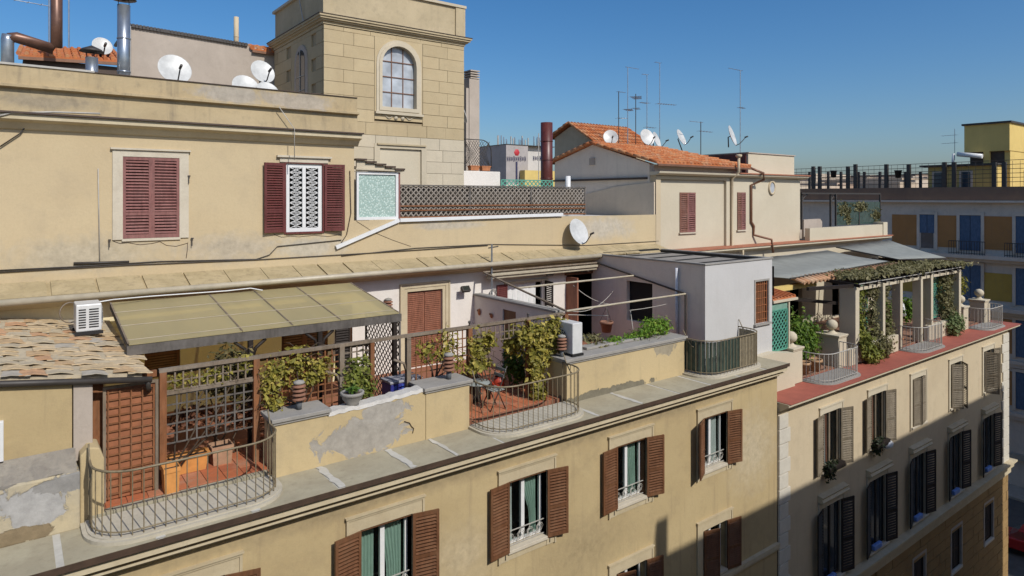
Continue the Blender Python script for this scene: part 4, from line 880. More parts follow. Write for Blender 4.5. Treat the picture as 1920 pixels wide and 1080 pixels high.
for k in range(3): lattice(t, (a + (b - a) * k / 3, 17.15, 0), (a + (b - a) * (k + 1) / 3, 17.15, 0), 4.44, 5.33, .17, .036, W_LATT)
for z in (4.42, 4.62, 4.75, 5.35): bar('rail', (a, 17.12, z), (b, 17.12, z), .03, .04, W_TREL if z < 5 else W_BEAM, t)
tag(MB().box(a, b, 17.24, 17.255, 4.4, 5.32).build('reed_screen', plain('reed_matting', (.085, .07, .055), .9, var=.6, scale=14, bump=.4)), 'dark reed matting tied behind the long lattice fence', 'screen')
t = tag(MB().bar(P(630, 464, Y=17.05), P(748, 413, Y=17.05), .07, .1).build('sloping_duct', WHITE), 'white duct sloping down the ochre wall below the porch', 'duct')
tag(MB().bar(P(748, 413, Y=17.05) + V(.03, 0, 0), P(1055, 402, Y=17.05), .07, .1).build('level_duct', WHITE), 'white level duct running under the long lattice fence', 'duct')

# stair tower of pale blocks
T = thing('stair_tower', 'square tower of pale ochre blocks with an arched window and parapet', 'tower', (9.9, 19, 4.2))
tx0, tx1, ty0, ty1 = 7.41, 12.37, 19.0, 23.6; c0 = .06
MB().box(tx0 + c0, tx1 - c0, ty0 + .22, ty1 - c0, 4.2, 10.2).box(tx0 + c0, 8.9, ty0 + c0, ty0 + .22, 4.2, 10.2).box(10.9, tx1 - c0, ty0 + c0, ty0 + .22, 4.2, 10.2).box(8.9, 10.9, ty0 + c0, ty0 + .22, 4.2, 7.4).box(8.9, 10.9, ty0 + c0, ty0 + .22, 10.1, 10.2).build('core', TJOINT, T)
wx0, wx1, wz0 = px(716, 19), px(780, 19), 7.86; wr = (wx1 - wx0) / 2; wcx = (wx0 + wx1) / 2; wsp = 9.82 - wr      # arched opening
sx0, sx1 = 9.05, 10.75; H = .385; j = .011
def blocks_front(z0, z1, x0, x1, stag, mat):
    xs = [x0]; x = x0 + (.62 if stag else .95)
    while x < x1 - .3: xs.append(x); x += random.choice((.72, .8, .88))
    xs.append(x1)
    for a, b in zip(xs, xs[1:]): slab('stone_block', a + j * .4, b - j * .4, ty0 + random.uniform(-.006, .006), ty0 + c0 + .05, z0 + j * .5, z1 - j * .5, mat, T)
z = 4.25; r_ = 0; dw = (px(712, 19), px(790, 19), 6.55)
while z < 10.1:
    z1 = min(z + H, 10.16); mat = TOWERL if z < 6.6 else TOWER
    if z1 > 7.45 and z < 10.0:
        blocks_front(z, z1, tx0, sx0 - .01, r_ % 2, mat); blocks_front(z, z1, sx1 + .01, tx1, r_ % 2, mat)
    elif z1 < dw[2] + .2: blocks_front(z, z1, tx0, dw[0] - .2, r_ % 2, mat); blocks_front(z, z1, dw[1] + .2, tx1, r_ % 2, mat)
    else: blocks_front(z, z1, tx0, tx1, r_ % 2, mat)
    y = ty0 + .14; k = 0
    while y < ty1 - .1 and z > 7:      # shaded left face
        w_ = .9 if (k or r_ % 2) else .5; y1 = min(y + w_, ty1)
        if not (y1 > 20.2 and y < 21.6 and z < 9.9): slab('stone_block', tx0 + random.uniform(-.004, .004), tx0 + c0 + .05, y + j * .4, y1 - j * .4, z + j * .5, z1 - j * .5, TOWER, T)
        y = y1; k += 1
    z = z1; r_ += 1
def arch(cx, w_, z0, zs, n=12): return [(cx - w_, z0), (cx + w_, z0)] + [(cx + w_ * math.cos(math.pi * k / n), zs + w_ * math.sin(math.pi * k / n)) for k in range(0, n + 1)]
def ring(m, inner, outer, y0, y1):
    n = len(inner)
    for a, b in ((i, (i + 1) % n) for i in range(n)):
        I0, I1, O0, O1 = inner[a], inner[b], outer[a], outer[b]
        m.poly((I0[0], y0, I0[1]), (I1[0], y0, I1[1]), (O1[0], y0, O1[1]), (O0[0], y0, O0[1])); m.poly((I0[0], y0, I0[1]), (I0[0], y1, I0[1]), (I1[0], y1, I1[1]), (I1[0], y0, I1[1])); m.poly((O0[0], y0, O0[1]), (O1[0], y0, O1[1]), (O1[0], y1, O1[1]), (O0[0], y1, O0[1]))
def rect_match(sh, x0, x1, z0, z1):
    out = []
    for k, (x, z) in enumerate(sh):
        if k == 0: out.append((x0, z0))
        elif k == 1: out.append((x1, z0))
        else:
            a = math.atan2(z - wsp, x - wcx); dx, dz = math.cos(a), math.sin(a); s = min((x1 - wcx) / abs(dx) if abs(dx) > 1e-6 else 9e9, (z1 - wsp) / dz if dz > 1e-6 else 9e9); out.append((wcx + dx * s, wsp + dz * s))
    return out
in_, o1, o2 = arch(wcx, wr, wz0, wsp), arch(wcx, wr + .1, wz0 - .12, wsp), arch(wcx, wr + .19, wz0 - .16, wsp)
m = MB(); ring(m, in_, o1, ty0 - .05, ty0 + .2); ring(m, o1, o2, ty0 - .025, ty0 + .1); w = m.build('arched_window', TOWERL, T)
m = MB(); ring(m, o2, rect_match(o2, sx0, sx1, 7.45, 10.14), ty0 + .004, ty0 + .1); m.build('spandrel_panel', TOWER, T)
MB().box(wcx - wr - .24, wcx + wr + .24, ty0 - .09, ty0 + .02, wz0 - .24, wz0 - .165).build('sill', TOWERL, w)
m = MB()
for s_ in (-1, 1): m.tube([V(wcx + s_ * (.1 + .5 * k / 16), ty0 - .01, 7.55 + .05 * math.sin(k / 16 * 9)) for k in range(17)], .02, 5); m.lathe([(.001, .04), (.05, .03), (.07, 0)], 8, Matrix.Translation((wcx + s_ * .12, ty0 - .01, 7.53)) @ Matrix.Rotation(R(90), 4, 'X'))
m.build('relief_ornament', TOWERL, w)
def clip(poly, conv):
    out = poly; n = len(conv)
    for i in range(n):
        (ax, az_), (bx, bz) = conv[i], conv[(i + 1) % n]; inp = out; out = []
        sd = lambda p: (bx - ax) * (p[1] - az_) - (bz - az_) * (p[0] - ax)
        for k in range(len(inp)):
            p, q = inp[k], inp[(k + 1) % len(inp)]; a, b = sd(p), sd(q)
            if a >= -1e-9: out.append(p)
            if a * b < -1e-12: f_ = a / (a - b); out.append((p[0] + (q[0] - p[0]) * f_, p[1] + (q[1] - p[1]) * f_))
        if not out: return []
    return out
ztop = wsp + wr; zs_ = [wz0 + k * (ztop - wz0) / 4 for k in range(5)]; xs_ = [wx0 + k * 2 * wr / 3 for k in range(4)]
for a, b in zip(xs_, xs_[1:]):
    for c, d in zip(zs_, zs_[1:]):
        pl = clip([(a + .01, c + .01), (b - .01, c + .01), (b - .01, d - .01), (a + .01, d - .01)], in_)
        if len(pl) > 2: MB().prism([V(x, ty0 + .15, z_) for x, z_ in pl], (0, .01, 0)).build('pane', GLASSL, w)
for x in xs_[1:3]: bar('glazing_bar', (x, ty0 + .135, wz0), (x, ty0 + .135, ztop - .05), .025, .025, COPPER, w)
for z_ in zs_[1:4]: hw = wr if z_ < wsp else math.sqrt(max(0, wr ** 2 - (z_ - wsp) ** 2)); bar('glazing_bar', (wcx - hw, ty0 + .132, z_), (wcx + hw, ty0 + .132, z_), .022, .025, COPPER, w)
# narrow arched window in the shaded left face
MB().box(tx0 + .01, tx0 + .1, 20.05, 21.9, 7.3, 10.15).build('panel', TOWER, T); shp = arch(0, .40, 7.3, 9.3)
MB().prism([V(tx0 - .03, 20.9 + a, z_) for a, z_ in arch(0, .56, 7.3, 9.3)], (.07, 0, 0)).build('window_surround', GREYP, T); lw = MB().prism([V(tx0 - .04, 20.9 + a, z_) for a, z_ in shp], (.05, 0, 0)).build('window', GLASSD, T)
for k in range(4): bar('glazing_bar', (tx0 - .05, 20.5, 7.5 + k * .45), (tx0 - .05, 21.3, 7.5 + k * .45), .02, .02, IRONW, lw)
bar('glazing_bar', (tx0 - .055, 20.9, 7.3), (tx0 - .055, 20.9, 9.68), .02, .02, IRONW, lw)
# blind doorway panel, cornice and parapet
m = MB(); m.box(dw[0] - .19, dw[0], ty0 - .02, ty0 + .2, 4.25, dw[2]); m.box(dw[1], dw[1] + .19, ty0 - .02, ty0 + .2, 4.25, dw[2]); m.box(dw[0] - .19, dw[1] + .19, ty0 - .02, ty0 + .2, dw[2], dw[2] + .14); m.build('door_surround', TOWERL, T)
MB().box(dw[0], dw[1], ty0 + .05, ty0 + .2, 4.25, dw[2]).build('blind_panel', CREAMW, T); MB().box(dw[0] - .1, dw[1] + .15, ty0 - .07, ty0 - .021, dw[2] + .1, dw[2] + .15).build('hood', TOWTOP, T)
def frame_box(m, o, z0, z1, inset=0): return m.box(tx0 - o, tx1 + o, ty0 - o, ty1 + o, z0, z1)
m = MB()
for o, a, b in ((.03, 10.17, 10.25), (.1, 10.252, 10.3), (.16, 10.302, 10.36), (.2, 10.362, 10.42)): frame_box(m, o, a, b)
m.build('cornice', TOWTOP, T); frame_box(MB(), .22, 10.422, 10.44).build('cornice_flashing', BROWN, T)
MB().box(tx0 + .02, tx1 - .02, ty0 + .02, ty1 - .02, 10.441, 11.45).build('parapet', TOWTOP, T)
for a, b in ((tx0 - .03, tx0 + .2), (tx1 - .35, tx1 + .03)): MB().box(a, b, ty0 - .03, ty0 + .4, 10.442, 11.448).build('parapet_pier', TOWTOP, T)
MB().box(tx0 - .06, tx1 + .06, ty0 - .06, ty1 + .06, 11.452, 11.54).build('coping', TOWERL, T)
cable('cable', [V(tx0 - .06, 21, 11.5), V(tx0 - .05, 20.5, 10.4), V(tx0 - .2, 20.2, 10.35)], .02, IRONW, 'pale cable hanging down the shaded side of the tower parapet')

# ------------------------------------------------------------------ cream building with the red ledge
L_OLIVE = leafmat('olive_vine_leaf', (.24, .26, .04), (.12, .14, .025), (.4, .38, .09)); L_DARK = leafmat('dark_sill_leaf', (.03, .045, .015), (.015, .022, .01), (.06, .075, .02))
XR0, XR1 = 18.66, 39.2; ZL = -1.25
C = thing('cream_building', 'cream apartment building with red ledge, pergola terrace and grey-brown shutters', 'building', (29, YF, -16))
BLUE_REFL = plain('blue_reflection_paint', (.16, .28, .62), .6, var=.2)
rc = [21.87, 25.22, 28.75, 32.55, 36.45]
hu = [(c - .56, c + .56, -4.0, -2.15) for c in rc]; hl = [(c - .62, c + .62, -7.75, -5.25) for c in rc]; hb = [(c - .55 + .1, c + .55 + .1, -11.1, -9.3) for c in rc]
m = wall_holes(MB(), XR0, XR1, -8.0, ZL - .1, hu + hl, YF, .25); m.build('wall', CREAML, C)
m = wall_holes(MB(), XR0, XR1, -16, -8.0, hb, YF + .06, .25); m.poly((XR1, YF, -16), (XR1, 26, -16), (XR1, 26, ZL - .1), (XR1, YF, ZL - .1)); m.build('base_wall', RUST, C)
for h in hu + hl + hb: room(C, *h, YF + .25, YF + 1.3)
MB().prof([(10.80, ZL - .02), (10.80, ZL - .1), (10.88, ZL - .14), (11.0, ZL - .24), (11.14, ZL - .3), (11.3, ZL - .3), (11.3, ZL - .02)], XR0 + .02, 39.75).build('cornice', CREAMW, C)
MB().box(XR0 + .05, 39.8, 10.76, 12.1, ZL - .02, ZL).build('red_ledge', REDLEDGE, C)
MB().box(XR0, XR1 + .2, YF - .2, YF + .1, -8.25, -8.0).box(XR0, XR1 + .3, YF - .32, YF + .1, -8.0, -7.92).box(XR0, XR1 + .12, YF - .1, YF + .1, -8.55, -8.25).build('string_course', MOULD, C)
# quoins at both ends and rusticated base
for k in range(16):
    z = ZL - .42 - k * .46
    if z < -8: break
    MB().box(18.68, 18.68 + (.62 if k % 2 else .5), YF - .05, YF + .01, z - .43, z).build('quoin', QUOIN, C, .008); MB().box(XR1 - (.95 if k % 2 else .8), XR1 + .02, YF - .05, YF + .01, z - .43, z).build('quoin', QUOIN, C, .008)
z = -8.56; k = 0
while z > -13.6:
    x = 25.2 - (.6 if k % 2 else 0)
    while x < XR1:
        w_ = 1.25; a, b = x, min(x + w_, XR1); segs = [(a, b)]
        for h in hb:
            if z - .2 < h[3] and z > h[2]: segs = [q for (p0, p1) in segs for q in ((p0, min(p1, h[0] - .1)), (max(p0, h[1] + .1), p1)) if q[1] - q[0] > .08]
        for p0, p1 in segs: slab('rustic_block', p0 + .015, p1 - .015, YF - random.uniform(.01, .025), YF + .055, z - .42, z - .02, RUST, C)
        x += w_
    z -= .44; k += 1
def hood(x0, x1, z, Y):
    MB().prof([(Y, z), (Y - .2, z), (Y - .22, z + .06), (Y - .16, z + .12), (Y - .2, z + .2), (Y, z + .24)], x0 - .25, x1 + .25).build('window_hood', MOULD, C)
for i, c in enumerate(rc):
    x0, x1 = c - .56, c + .56; surround(C, x0, x1, -4.0, -2.15, YF, .17, .14, CREAMW)
    w = casement(C, x0, x1, -3.98, -2.15, YF + .08, W_GREYB); MB().box(x0 - .15, x1 + .15, YF - .1, YF + .04, -4.08, -4.0).build('sill', STONEW, w, .01)
    if i < 2: curtain(w, x0 + .04, x0 + .42, -3.9, -2.2, YF + .13, CURTB if i == 0 else CURTW); curtain(w, x0 + .43, x0 + .65, -3.9, -2.2, YF + .14, CURTR)
    if i == 2:
        shutter(C, x0, YF - .05, -4.0, -2.15, .56, 174, -1, W_GREYB, 24, lab='closed grey shutter'); shutter(C, x1, YF - .05, -4.0, -2.15, .56, 170, 1, W_GREYB, 24, lab='closed grey shutter')
    else:
        th = ((7, 16), (8, 14), None, (150, 140), (118, 12))[i]
        shutter(C, x0, YF - .06, -4.05, -2.15, .56, th[0], -1, W_GREYB, 24); shutter(C, x1, YF - .06, -4.05, -2.15, .56, th[1], 1, W_GREYB, 24)
    x0, x1 = c - .62, c + .62; surround(C, x0, x1, -7.75, -5.25, YF, .16, .1, CREAMW); hood(x0, x1, -4.98, YF)
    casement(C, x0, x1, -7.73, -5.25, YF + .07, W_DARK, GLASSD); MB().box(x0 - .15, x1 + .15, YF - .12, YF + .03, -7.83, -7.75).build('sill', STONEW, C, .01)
    shutter(C, x0, YF - .06, -7.75, -5.25, .62, 14, -1, W_DARK, 26, joined=True); shutter(C, x1, YF - .06, -7.75, -5.25, .62, 12, 1, W_DARK, 26, joined=True)  # near-black wood, darker than the upper-floor shutters
    MB().box(c - .5, c + .1, YF - .16, YF - .02, -7.72, -7.54).build('blue_sill_reflection', BLUE_REFL, C, .03)  # blue block paints in the blue reflection on each sill
    x0, x1 = c - .45, c + .65; MB().box(x0 - .08, x1 + .08, YF - .05, YF + .12, -11.22, -11.1).build('sill', QUOIN, C, .01)
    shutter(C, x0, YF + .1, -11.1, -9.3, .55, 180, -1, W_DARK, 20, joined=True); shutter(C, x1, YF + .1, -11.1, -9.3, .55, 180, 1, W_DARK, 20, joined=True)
    MB().box(x0 - .1, x0, YF - .03, YF + .1, -11.1, -9.2).box(x1, x1 + .1, YF - .03, YF + .1, -11.1, -9.2).box(x0, x1, YF - .03, YF + .1, -9.3, -9.2).build('window_surround', GREYP, C)
for k, i in enumerate((0, 1)):
    c = rc[i]; t = thing('window_plant', ('dark trailing plant in the window of the quoined corner', 'dark trailing plant with a white cloth in the second cream-building window')[k], 'plant', (c - .3, YF - .15, -3.95)); foliage(t, [(V(c - .45, YF - .2, -3.95), (.22, .15, .3)), (V(c + .0, YF - .15, -3.9), (.3, .12, .14))], 520, .07, L_DARK, 50 + k)
    MB().box(c - .6, c + .4, YF - .3, YF - .08, -4.0, -3.82).build('box', W_DARK, t)
t = tag(MB().lathe([(.001, .2), (.2, .16), (.3, .05), (.28, -.1), (.1, -.2)], 9, Matrix.Translation((25.6, YF - .2, -4.05)) @ Matrix.Diagonal((1, .6, .7, 1)), True).build('white_cloth', CURTW), 'white cloth hung over the second cream-building window sill', 'cloth')
# terrace parapet, piers with stone balls, pergola columns
YP = 11.85; ZT = -1.2
MB().box(XR0 + .3, XR1, 12.1, 17.0, ZL - .2, ZT).build('terrace_base', plain('terrace_floor_b', (.30, .16, .1), .85, var=.3), C)
def ball_pier(x0, x1, h, y0=None, y1=None, ball=True):
    y0 = y0 or YP; y1 = y1 or y0 + .5; MB().box(x0, x1, y0, y1, ZT - .04, ZT + h).build('parapet_pier', CREAMW, C, .01); cap(x0, x1, y0, y1, ZT + h, 'pier_cap', CREAMW, C, .06, .05)
    if ball: xc, yc = (x0 + x1) / 2, (y0 + y1) / 2; MB().lathe([(.2, 0), (.12, .06), (.07, .12), (.1, .15), (.17, .2), (.21, .29), (.19, .4), (.11, .48), (.001, .51)], 14, Matrix.Translation((xc, yc, ZT + h + .06))).build('stone_ball', CREAMW, C)
ball_pier(20.75, 21.35, 1.1); ball_pier(24.0, 24.6, 1.1, 11.95, 12.75)
ball_pier(35.6, 36.2, 1.0); ball_pier(38.3, 38.9, 1.05, 11.85, 12.5)
for a, b, h in ((24.62, 25.1, .55), (25.55, 28.75, .62), (31.75, 35.55, .62), (38.9, 39.15, .9)): MB().box(a, b, YP + .02, YP + .22, ZT - .04, ZT + h).build('low_parapet', CREAMW, C, .01)
MB().prism([V(18.7, 11.75, ZL - .3), V(20.7, 11.75, ZL), V(20.7, 11.75, -.15), V(19.5, 11.75, .02), V(18.7, 11.75, .0)], (0, .3, 0)).build('ramped_wall', CREAMW, C)
balcony(C, 21.45, 24.1, 11.95, 11.05, ZT, 'pale curved railing of the cream building balcony nearest the green lattice', mat=IRONW, smat=CAPS, r=.6, scroll=False, group='pale curved railings on the cream building', br=.012)
balcony(C, 28.9, 31.5, 11.95, 11.05, ZT, 'pale curved railing in the middle of the pergola terrace', mat=IRONW, smat=CAPS, r=.6, scroll=False, group='pale curved railings on the cream building', br=.012)
balcony(C, 36.3, 38.8, 11.95, 11.05, ZT, 'pale curved railing at the far end of the cream building', mat=IRONW, smat=CAPS, r=.6, scroll=False, group='pale curved railings on the cream building', br=.012)
G2 = thing('pergola', 'white pergola with deep columns and a climbing roof on the cream building terrace', 'pergola', (30, 12, ZT))
cols = [(25.15, .3, .62), (27.4, .2, .35), (28.95, .22, .35), (30.95, .2, .35), (32.0, .22, .4), (35.15, .25, .35)]
for x, w_, d_ in cols:
    MB().box(x, x + w_, YP + .03, YP + .03 + d_, ZT, 1.62).build('column', CREAMW, G2, .015)
for a, b in zip(cols, cols[1:]): bar('beam', (a[0] + a[1] + .004, YP + .16, 1.54), (b[0] - .004, YP + .16, 1.54), .14, .12, CREAMW, G2)
for k in range(15): x = 25.2 + k * .72; bar('rafter', (x, YP - .1, 1.69), (x, 15.2, 1.95), .07, .12, W_DARK, G2)
bar('edge_beam', (22.5, 12.3, 1.75), (25.2, 12.0, 1.68), .1, .12, W_DARK, G2); bar('edge_beam', (22.9, 13.4, 1.25), (25.2, 12.6, .95), .1, .12, W_DARK, G2)
for z in (1.74,): bar('wire_rail', (25.2, YP - .06, z + .02), (35.4, YP - .06, z + .02), .03, .03, IRONW, G2)
# climbing plants on the pergola
bl = [(V(26 + k * .8, 12.6 + .3 * math.sin(k), 1.95), (.75, 1.0, .11)) for k in range(12)]
plant('pergola_creeper', 'olive creeper spread over the top of the white pergola', 'creeper', (27.5, 12.1, ZT), bl, 3800, .1, L_DUSTY, 61, stems=False)
for k, (x, lab, mt, n, ws) in enumerate(((25.9, 'tall leafy vine hanging beside the first pergola column', L_OLIVE, 1300, .4), (27.0, 'dusty vine clinging to the second pergola column', L_DUSTY, 800, .35), (28.2, 'dusty vine between the second and third pergola columns', L_DUSTY, 700, .35), (34.4, 'dusty vine on the green lattice near the last pergola column', L_DUSTY, 1600, .55))):
    plant('pergola_vine', lab, 'vine', (x, 12.2, ZT), [(V(x, 12.15, 1.3), (ws, .2, .4)), (V(x - .1, 12.1, .5), (ws, .2, .6)), (V(x + .1, 12.1, -.4), (ws * 1.1, .25, .6))], n, .09, mt, 62 + k)
plant('ledge_shrub', 'leafy shrub growing on the red ledge below the first pergola column', 'shrub', (25.7, 11.6, ZL), [(V(25.6, 11.65, -.6), (.4, .2, .5)), (V(25.9, 11.6, -.95), (.55, .25, .3))], 1200, .085, L_OLIVE, 71)
plant('ledge_shrub', 'pale grey-green shrub on the red ledge beside the leafy one', 'shrub', (27.2, 11.6, ZL), [(V(27.0, 11.65, -.8), (.55, .2, .4))], 800, .08, L_DUSTY, 72)
plant('ledge_shrub', 'rounded shrub on the red ledge near the last pergola column', 'shrub', (34.2, 11.6, ZL), [(V(34.1, 11.65, -.75), (.6, .25, .5))], 1300, .08, leafmat('sage_leaf', (.2, .25, .1), (.12, .17, .06), (.33, .36, .17)), 73)
plant('terrace_bush', 'large green bush between two stone balls on the cream building terrace', 'bush', (22.6, 12.8, ZT), [(V(22.4, 12.7, .1), (.75, .45, .7)), (V(23.2, 12.8, -.1), (.7, .45, .6)), (V(22.7, 12.7, -.45), (.9, .4, .4))], 4200, .085, leafmat('deep_leaf', (.13, .22, .02), (.06, .12, .015), (.25, .33, .05)), 74)
plant('terrace_bush', 'white flowering plant with bright leaves behind the middle pale railing', 'bush', (30.0, 12.6, ZT), [(V(31.3, 12.6, .1), (.5, .3, .5)), (V(29.6, 12.7, .0), (.5, .3, .6))], 1400, .1, L_BRT, 75)
t = thing('blossom', 'white blossoms on the plant behind the middle pale railing', 'flowers', (30.0, 12.5, -.2)); foliage(t, [(V(30.2, 12.5, .25), (.35, .2, .45))], 260, .13, L_FLW, 76)
plant('terrace_bush', 'yellowish bush behind the last stone ball of the cream building', 'bush', (37.8, 13.2, ZT), [(V(36.9, 13.2, .55), (.7, .4, .55)), (V(38.6, 13.2, .5), (.9, .4, .5)), (V(37.6, 13.2, -.1), (.7, .4, .6))], 2600, .11, leafmat('ochre_leaf', (.25, .22, .03), (.12, .13, .02), (.42, .33, .05)), 77)
for k, (x, y) in enumerate(((22.2, 12.3), (22.9, 12.25))): pot('flower_pot', ('clay pot behind the first pale railing, left of two', 'clay pot behind the first pale railing, right of two')[k], (x, y, ZT), .24, .42, plain('clay_%d' % k, (.5, .3, .16), .85, var=.3))
pot('flower_pot', 'clay pot behind the middle pale railing', (29.7, 12.25, ZT), .16, .3, TERRA)
# green lattices
t = thing('green_lattice', 'green painted lattice panel beside the white rooftop room', 'lattice', (20.4, 12.0, 0), 'lattice screens'); a, b = 19.78, 20.72
lattice(t, (a, 12.05, 0), (b, 12.05, 0), -.05, 1.28, .19, .04, GREENP, GREENP); MB().box(a, b, 12.035, 12.065, 1.3, 1.5).build('solid_panel', plain('pale_green_panel', (.2, .36, .28), .6), t); MB().box(b + .03, b + .1, 12.0, 12.1, -1.2, 1.6).build('post', CREAMW, t)
tag(MB().box(a, b, 12.12, 12.14, -.05, 1.28).build('dark_backing', BLACK), 'dark screen behind the green lattice panel', 'screen')
t = thing('green_lattice', 'green lattice panel behind creeper near the last pergola column', 'lattice', (34.2, 12.35, ZT), 'lattice screens'); lattice(t, (33.2, 12.4, 0), (35.0, 12.4, 0), -.5, 1.5, .2, .035, GREENP, GREENP)
t = thing('green_lattice', 'green lattice panel behind the first pergola vine', 'lattice', (26.2, 12.35, ZT), 'lattice screens'); lattice(t, (25.5, 12.45, 0), (27.3, 12.45, 0), -.5, 1.5, .2, .035, GREENP, GREENP)
t = thing('tiled_canopy', 'small orange tiled canopy above the green lattice panel', 'canopy', (20.3, 12.3, 1.6)); MB().prism([V(19.8, 12.0, 1.62), V(21.2, 12.0, 1.62), V(21.2, 12.8, 1.76), V(19.8, 12.8, 1.76)], (0, 0, .05)).build('slope', ORTILE, t); MB().box(19.78, 21.25, 11.95, 12.0, 1.54, 1.62).build('fascia', CREAMW, t)
for k in range(7): M = Matrix.Translation((19.92 + k * .2, 12.4, 1.74)) @ Matrix.Rotation(math.atan(.24 / 1.4), 4, 'X') @ Matrix.Diagonal((.08, .82, .08, 1)); piece('cover_tile', unit_mesh(ORTILE), M, t)
bar('beam', (20.0, 13.9, 2.05), (22.6, 13.9, 2.05), .12, .16, CREAMW, t)
# inner storey wall, ledge and grey awnings
ih = [(25.6, 26.6, -1.1, .9), (29.5, 30.6, -1.1, .9), (33.5, 34.5, -1.1, .9)]
m = wall_holes(MB(), 20.2, 39.1, ZT, 2.75, ih, 17.0, .2); m.poly((39.1, 17, -1.2), (39.1, 26, -1.2), (39.1, 26, 2.75), (39.1, 17, 2.75)); m.build('inner_wall', CREAMW, C)
for h in ih: room(C, *h, 17.2, 18)
MB().prof([(16.62, 2.84), (16.62, 2.76), (16.75, 2.7), (16.95, 2.62), (17.1, 2.62), (17.1, 2.84)], 20.9, 39.4).build('cornice', CREAMW, C); MB().box(20.9, 39.5, 16.58, 17.3, 2.845, 2.9).build('red_cornice_top', REDTILE, C)
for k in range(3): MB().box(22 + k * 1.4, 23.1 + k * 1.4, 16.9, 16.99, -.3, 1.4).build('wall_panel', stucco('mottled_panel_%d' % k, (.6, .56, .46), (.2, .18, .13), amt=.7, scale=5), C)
t = thing('grey_awning', 'left flat grey canvas awning over the pergola terrace', 'awning', (27, 14.5, 2.1), 'grey canvas awnings')
p = [P(1453, 487, Y=16.4), P(1570, 474, Y=16.5), P(1692, 487, Y=13.6), P(1495, 514, Y=13.4)]; p = [V(21.2, 16.5, 2.25), V(32.0, 16.5, 2.38), V(32.2, 13.7, 2.04), V(22.9, 13.2, 2.0)]
def sheet(p, name, t, mat):
    m = MB(); n = 12; vs = []
    for i in range(n + 1):
        for j_ in range(5):
            a = p[0].lerp(p[1], i / n); b = p[3].lerp(p[2], i / n); q = a.lerp(b, j_ / 4); vs.append(q + V(0, 0, -.05 * math.sin(j_ / 4 * math.pi) + .015 * math.sin(i * 2.1)))
    m.add(vs, [(i * 5 + k, (i + 1) * 5 + k, (i + 1) * 5 + k + 1, i * 5 + k + 1) for i in range(n) for k in range(4)], True); o = m.build(name, mat, t); s = o.modifiers.new('thick', 'SOLIDIFY'); s.thickness = .02; return o
sheet(p, 'canvas', t, AWNG); bar('front_bar', p[3], p[2], .05, .05, IROND, t); bar('back_bar', p[0], p[1], .05, .05, IRONW, t)
t = thing('grey_awning', 'right grey canvas awning sloping towards the last pergola column', 'awning', (35, 14.5, 2.1), 'grey canvas awnings')
p = [V(32.9, 16.5, 2.5), V(39.0, 16.6, 2.6), V(37.4, 13.2, 1.95), V(32.9, 13.6, 2.1)]
sheet(p, 'canvas', t, AWNG); bar('front_bar', p[3], p[2], .05, .05, IROND, t); bar('side_bar', p[0], p[3], .05, .05, IROND, t)
PALET = tiles('pale_roof_tile', [(.52, .30, .17), (.56, .36, .22), (.48, .26, .14)], grime=.3)
t = thing('tiled_strip', 'narrow strip of orange roof tiles along the front of the grey awning', 'roof strip', (28, 13, 1.9))
MB().prism([V(23.3, 12.95, 1.82), V(32.3, 12.95, 1.82), V(32.3, 13.4, 1.95), V(23.3, 13.4, 1.95)], (0, 0, .04)).build('slope', PALET, t)
m = MB(); x = 23.4
tm = share('cover_tile', MB().tube([(0, -.26, -.02), (0, .26, .13)], .08, 6), PALET)
while x < 32.2: piece('cover_tile', tm, Matrix.Translation((x, 13.15, 1.85)), t); x += .3
MB().box(21.3, 25, 13.3, 13.5, 1.55, 1.72).build('under_beam', YELB, t)

# upper storey with small shuttered windows and tile roof
U = thing('attic_house', 'cream attic house with an orange tile roof and small brown shutters', 'house', (25, 17.2, 2.9))
YA = 17.2
ah = [(px(1274, YA + .12), px(1303, YA + .12), 3.56, 5.2)]; ah2 = [(px(1382, YA), px(1397, YA), 3.56, 5.22)]
xa, xb, xc, xd = 20.15, px(1362, YA), px(1373, YA), px(1500, YA)
m = MB(); wall_holes(m, xa + .28, xb, 2.9, 5.72, ah, YA + .12, .12); m.poly((xb, YA, 2.9), (xb, YA + .12, 2.9), (xb, YA + .12, 5.72), (xb, YA, 5.72)); m.build('recessed_wall', CREAMW, U)
m = wall_holes(MB(), xb, xd, 2.9, 5.85, ah2, YA, .12); m.poly((xd, YA, 2.9), (xd, 26, 2.9), (xd, 26, 5.85), (xd, YA, 5.85)); m.build('wall', CREAMW, U)
MB().box(xa, xa + .28, YA - .003, YA + .3, 2.9, 5.72).build('pilaster', CREAML, U); MB().box(xa, xb, YA, YA + .3, 5.722, 5.86).build('band', CREAML, U)
for h in ah: room(U, *h, YA + .24, YA + .8)
for h, yy in ((ah[0], YA + .1), (ah2[0], YA - .02)):
    x0, x1 = h[:2]; w_ = (x1 - x0) / 2; shutter(U, x0, yy, h[2], h[3], w_, 180, -1, wood('red_slat_paint' + str(len(WO)), (.27, .12, .085), (.35, .24, .2), .4), 20); shutter(U, x1, yy, h[2], h[3], w_, 180, 1, W_ROSE, 20); MB().box(x0 - .06, x1 + .06, yy - .06, yy + .02, h[2] - .06, h[2] - .004).build('sill', STONEW, U)
MB().prof([(YA - .32, 6.02), (YA - .3, 5.95), (YA - .12, 5.88), (YA + .2, 5.862), (YA + .2, 6.02)], xa - .15, xd + .3).build('cornice', CREAMW, U); MB().box(xb + .5, xd + .35, YA - .36, YA + .3, 6.022, 6.07).build('cornice_top', REDTILE, U)
MB().box(xa, xb + 1.3, YA + .1, YA + .5, 6.022, 6.3).build('frieze', GREYP, U)
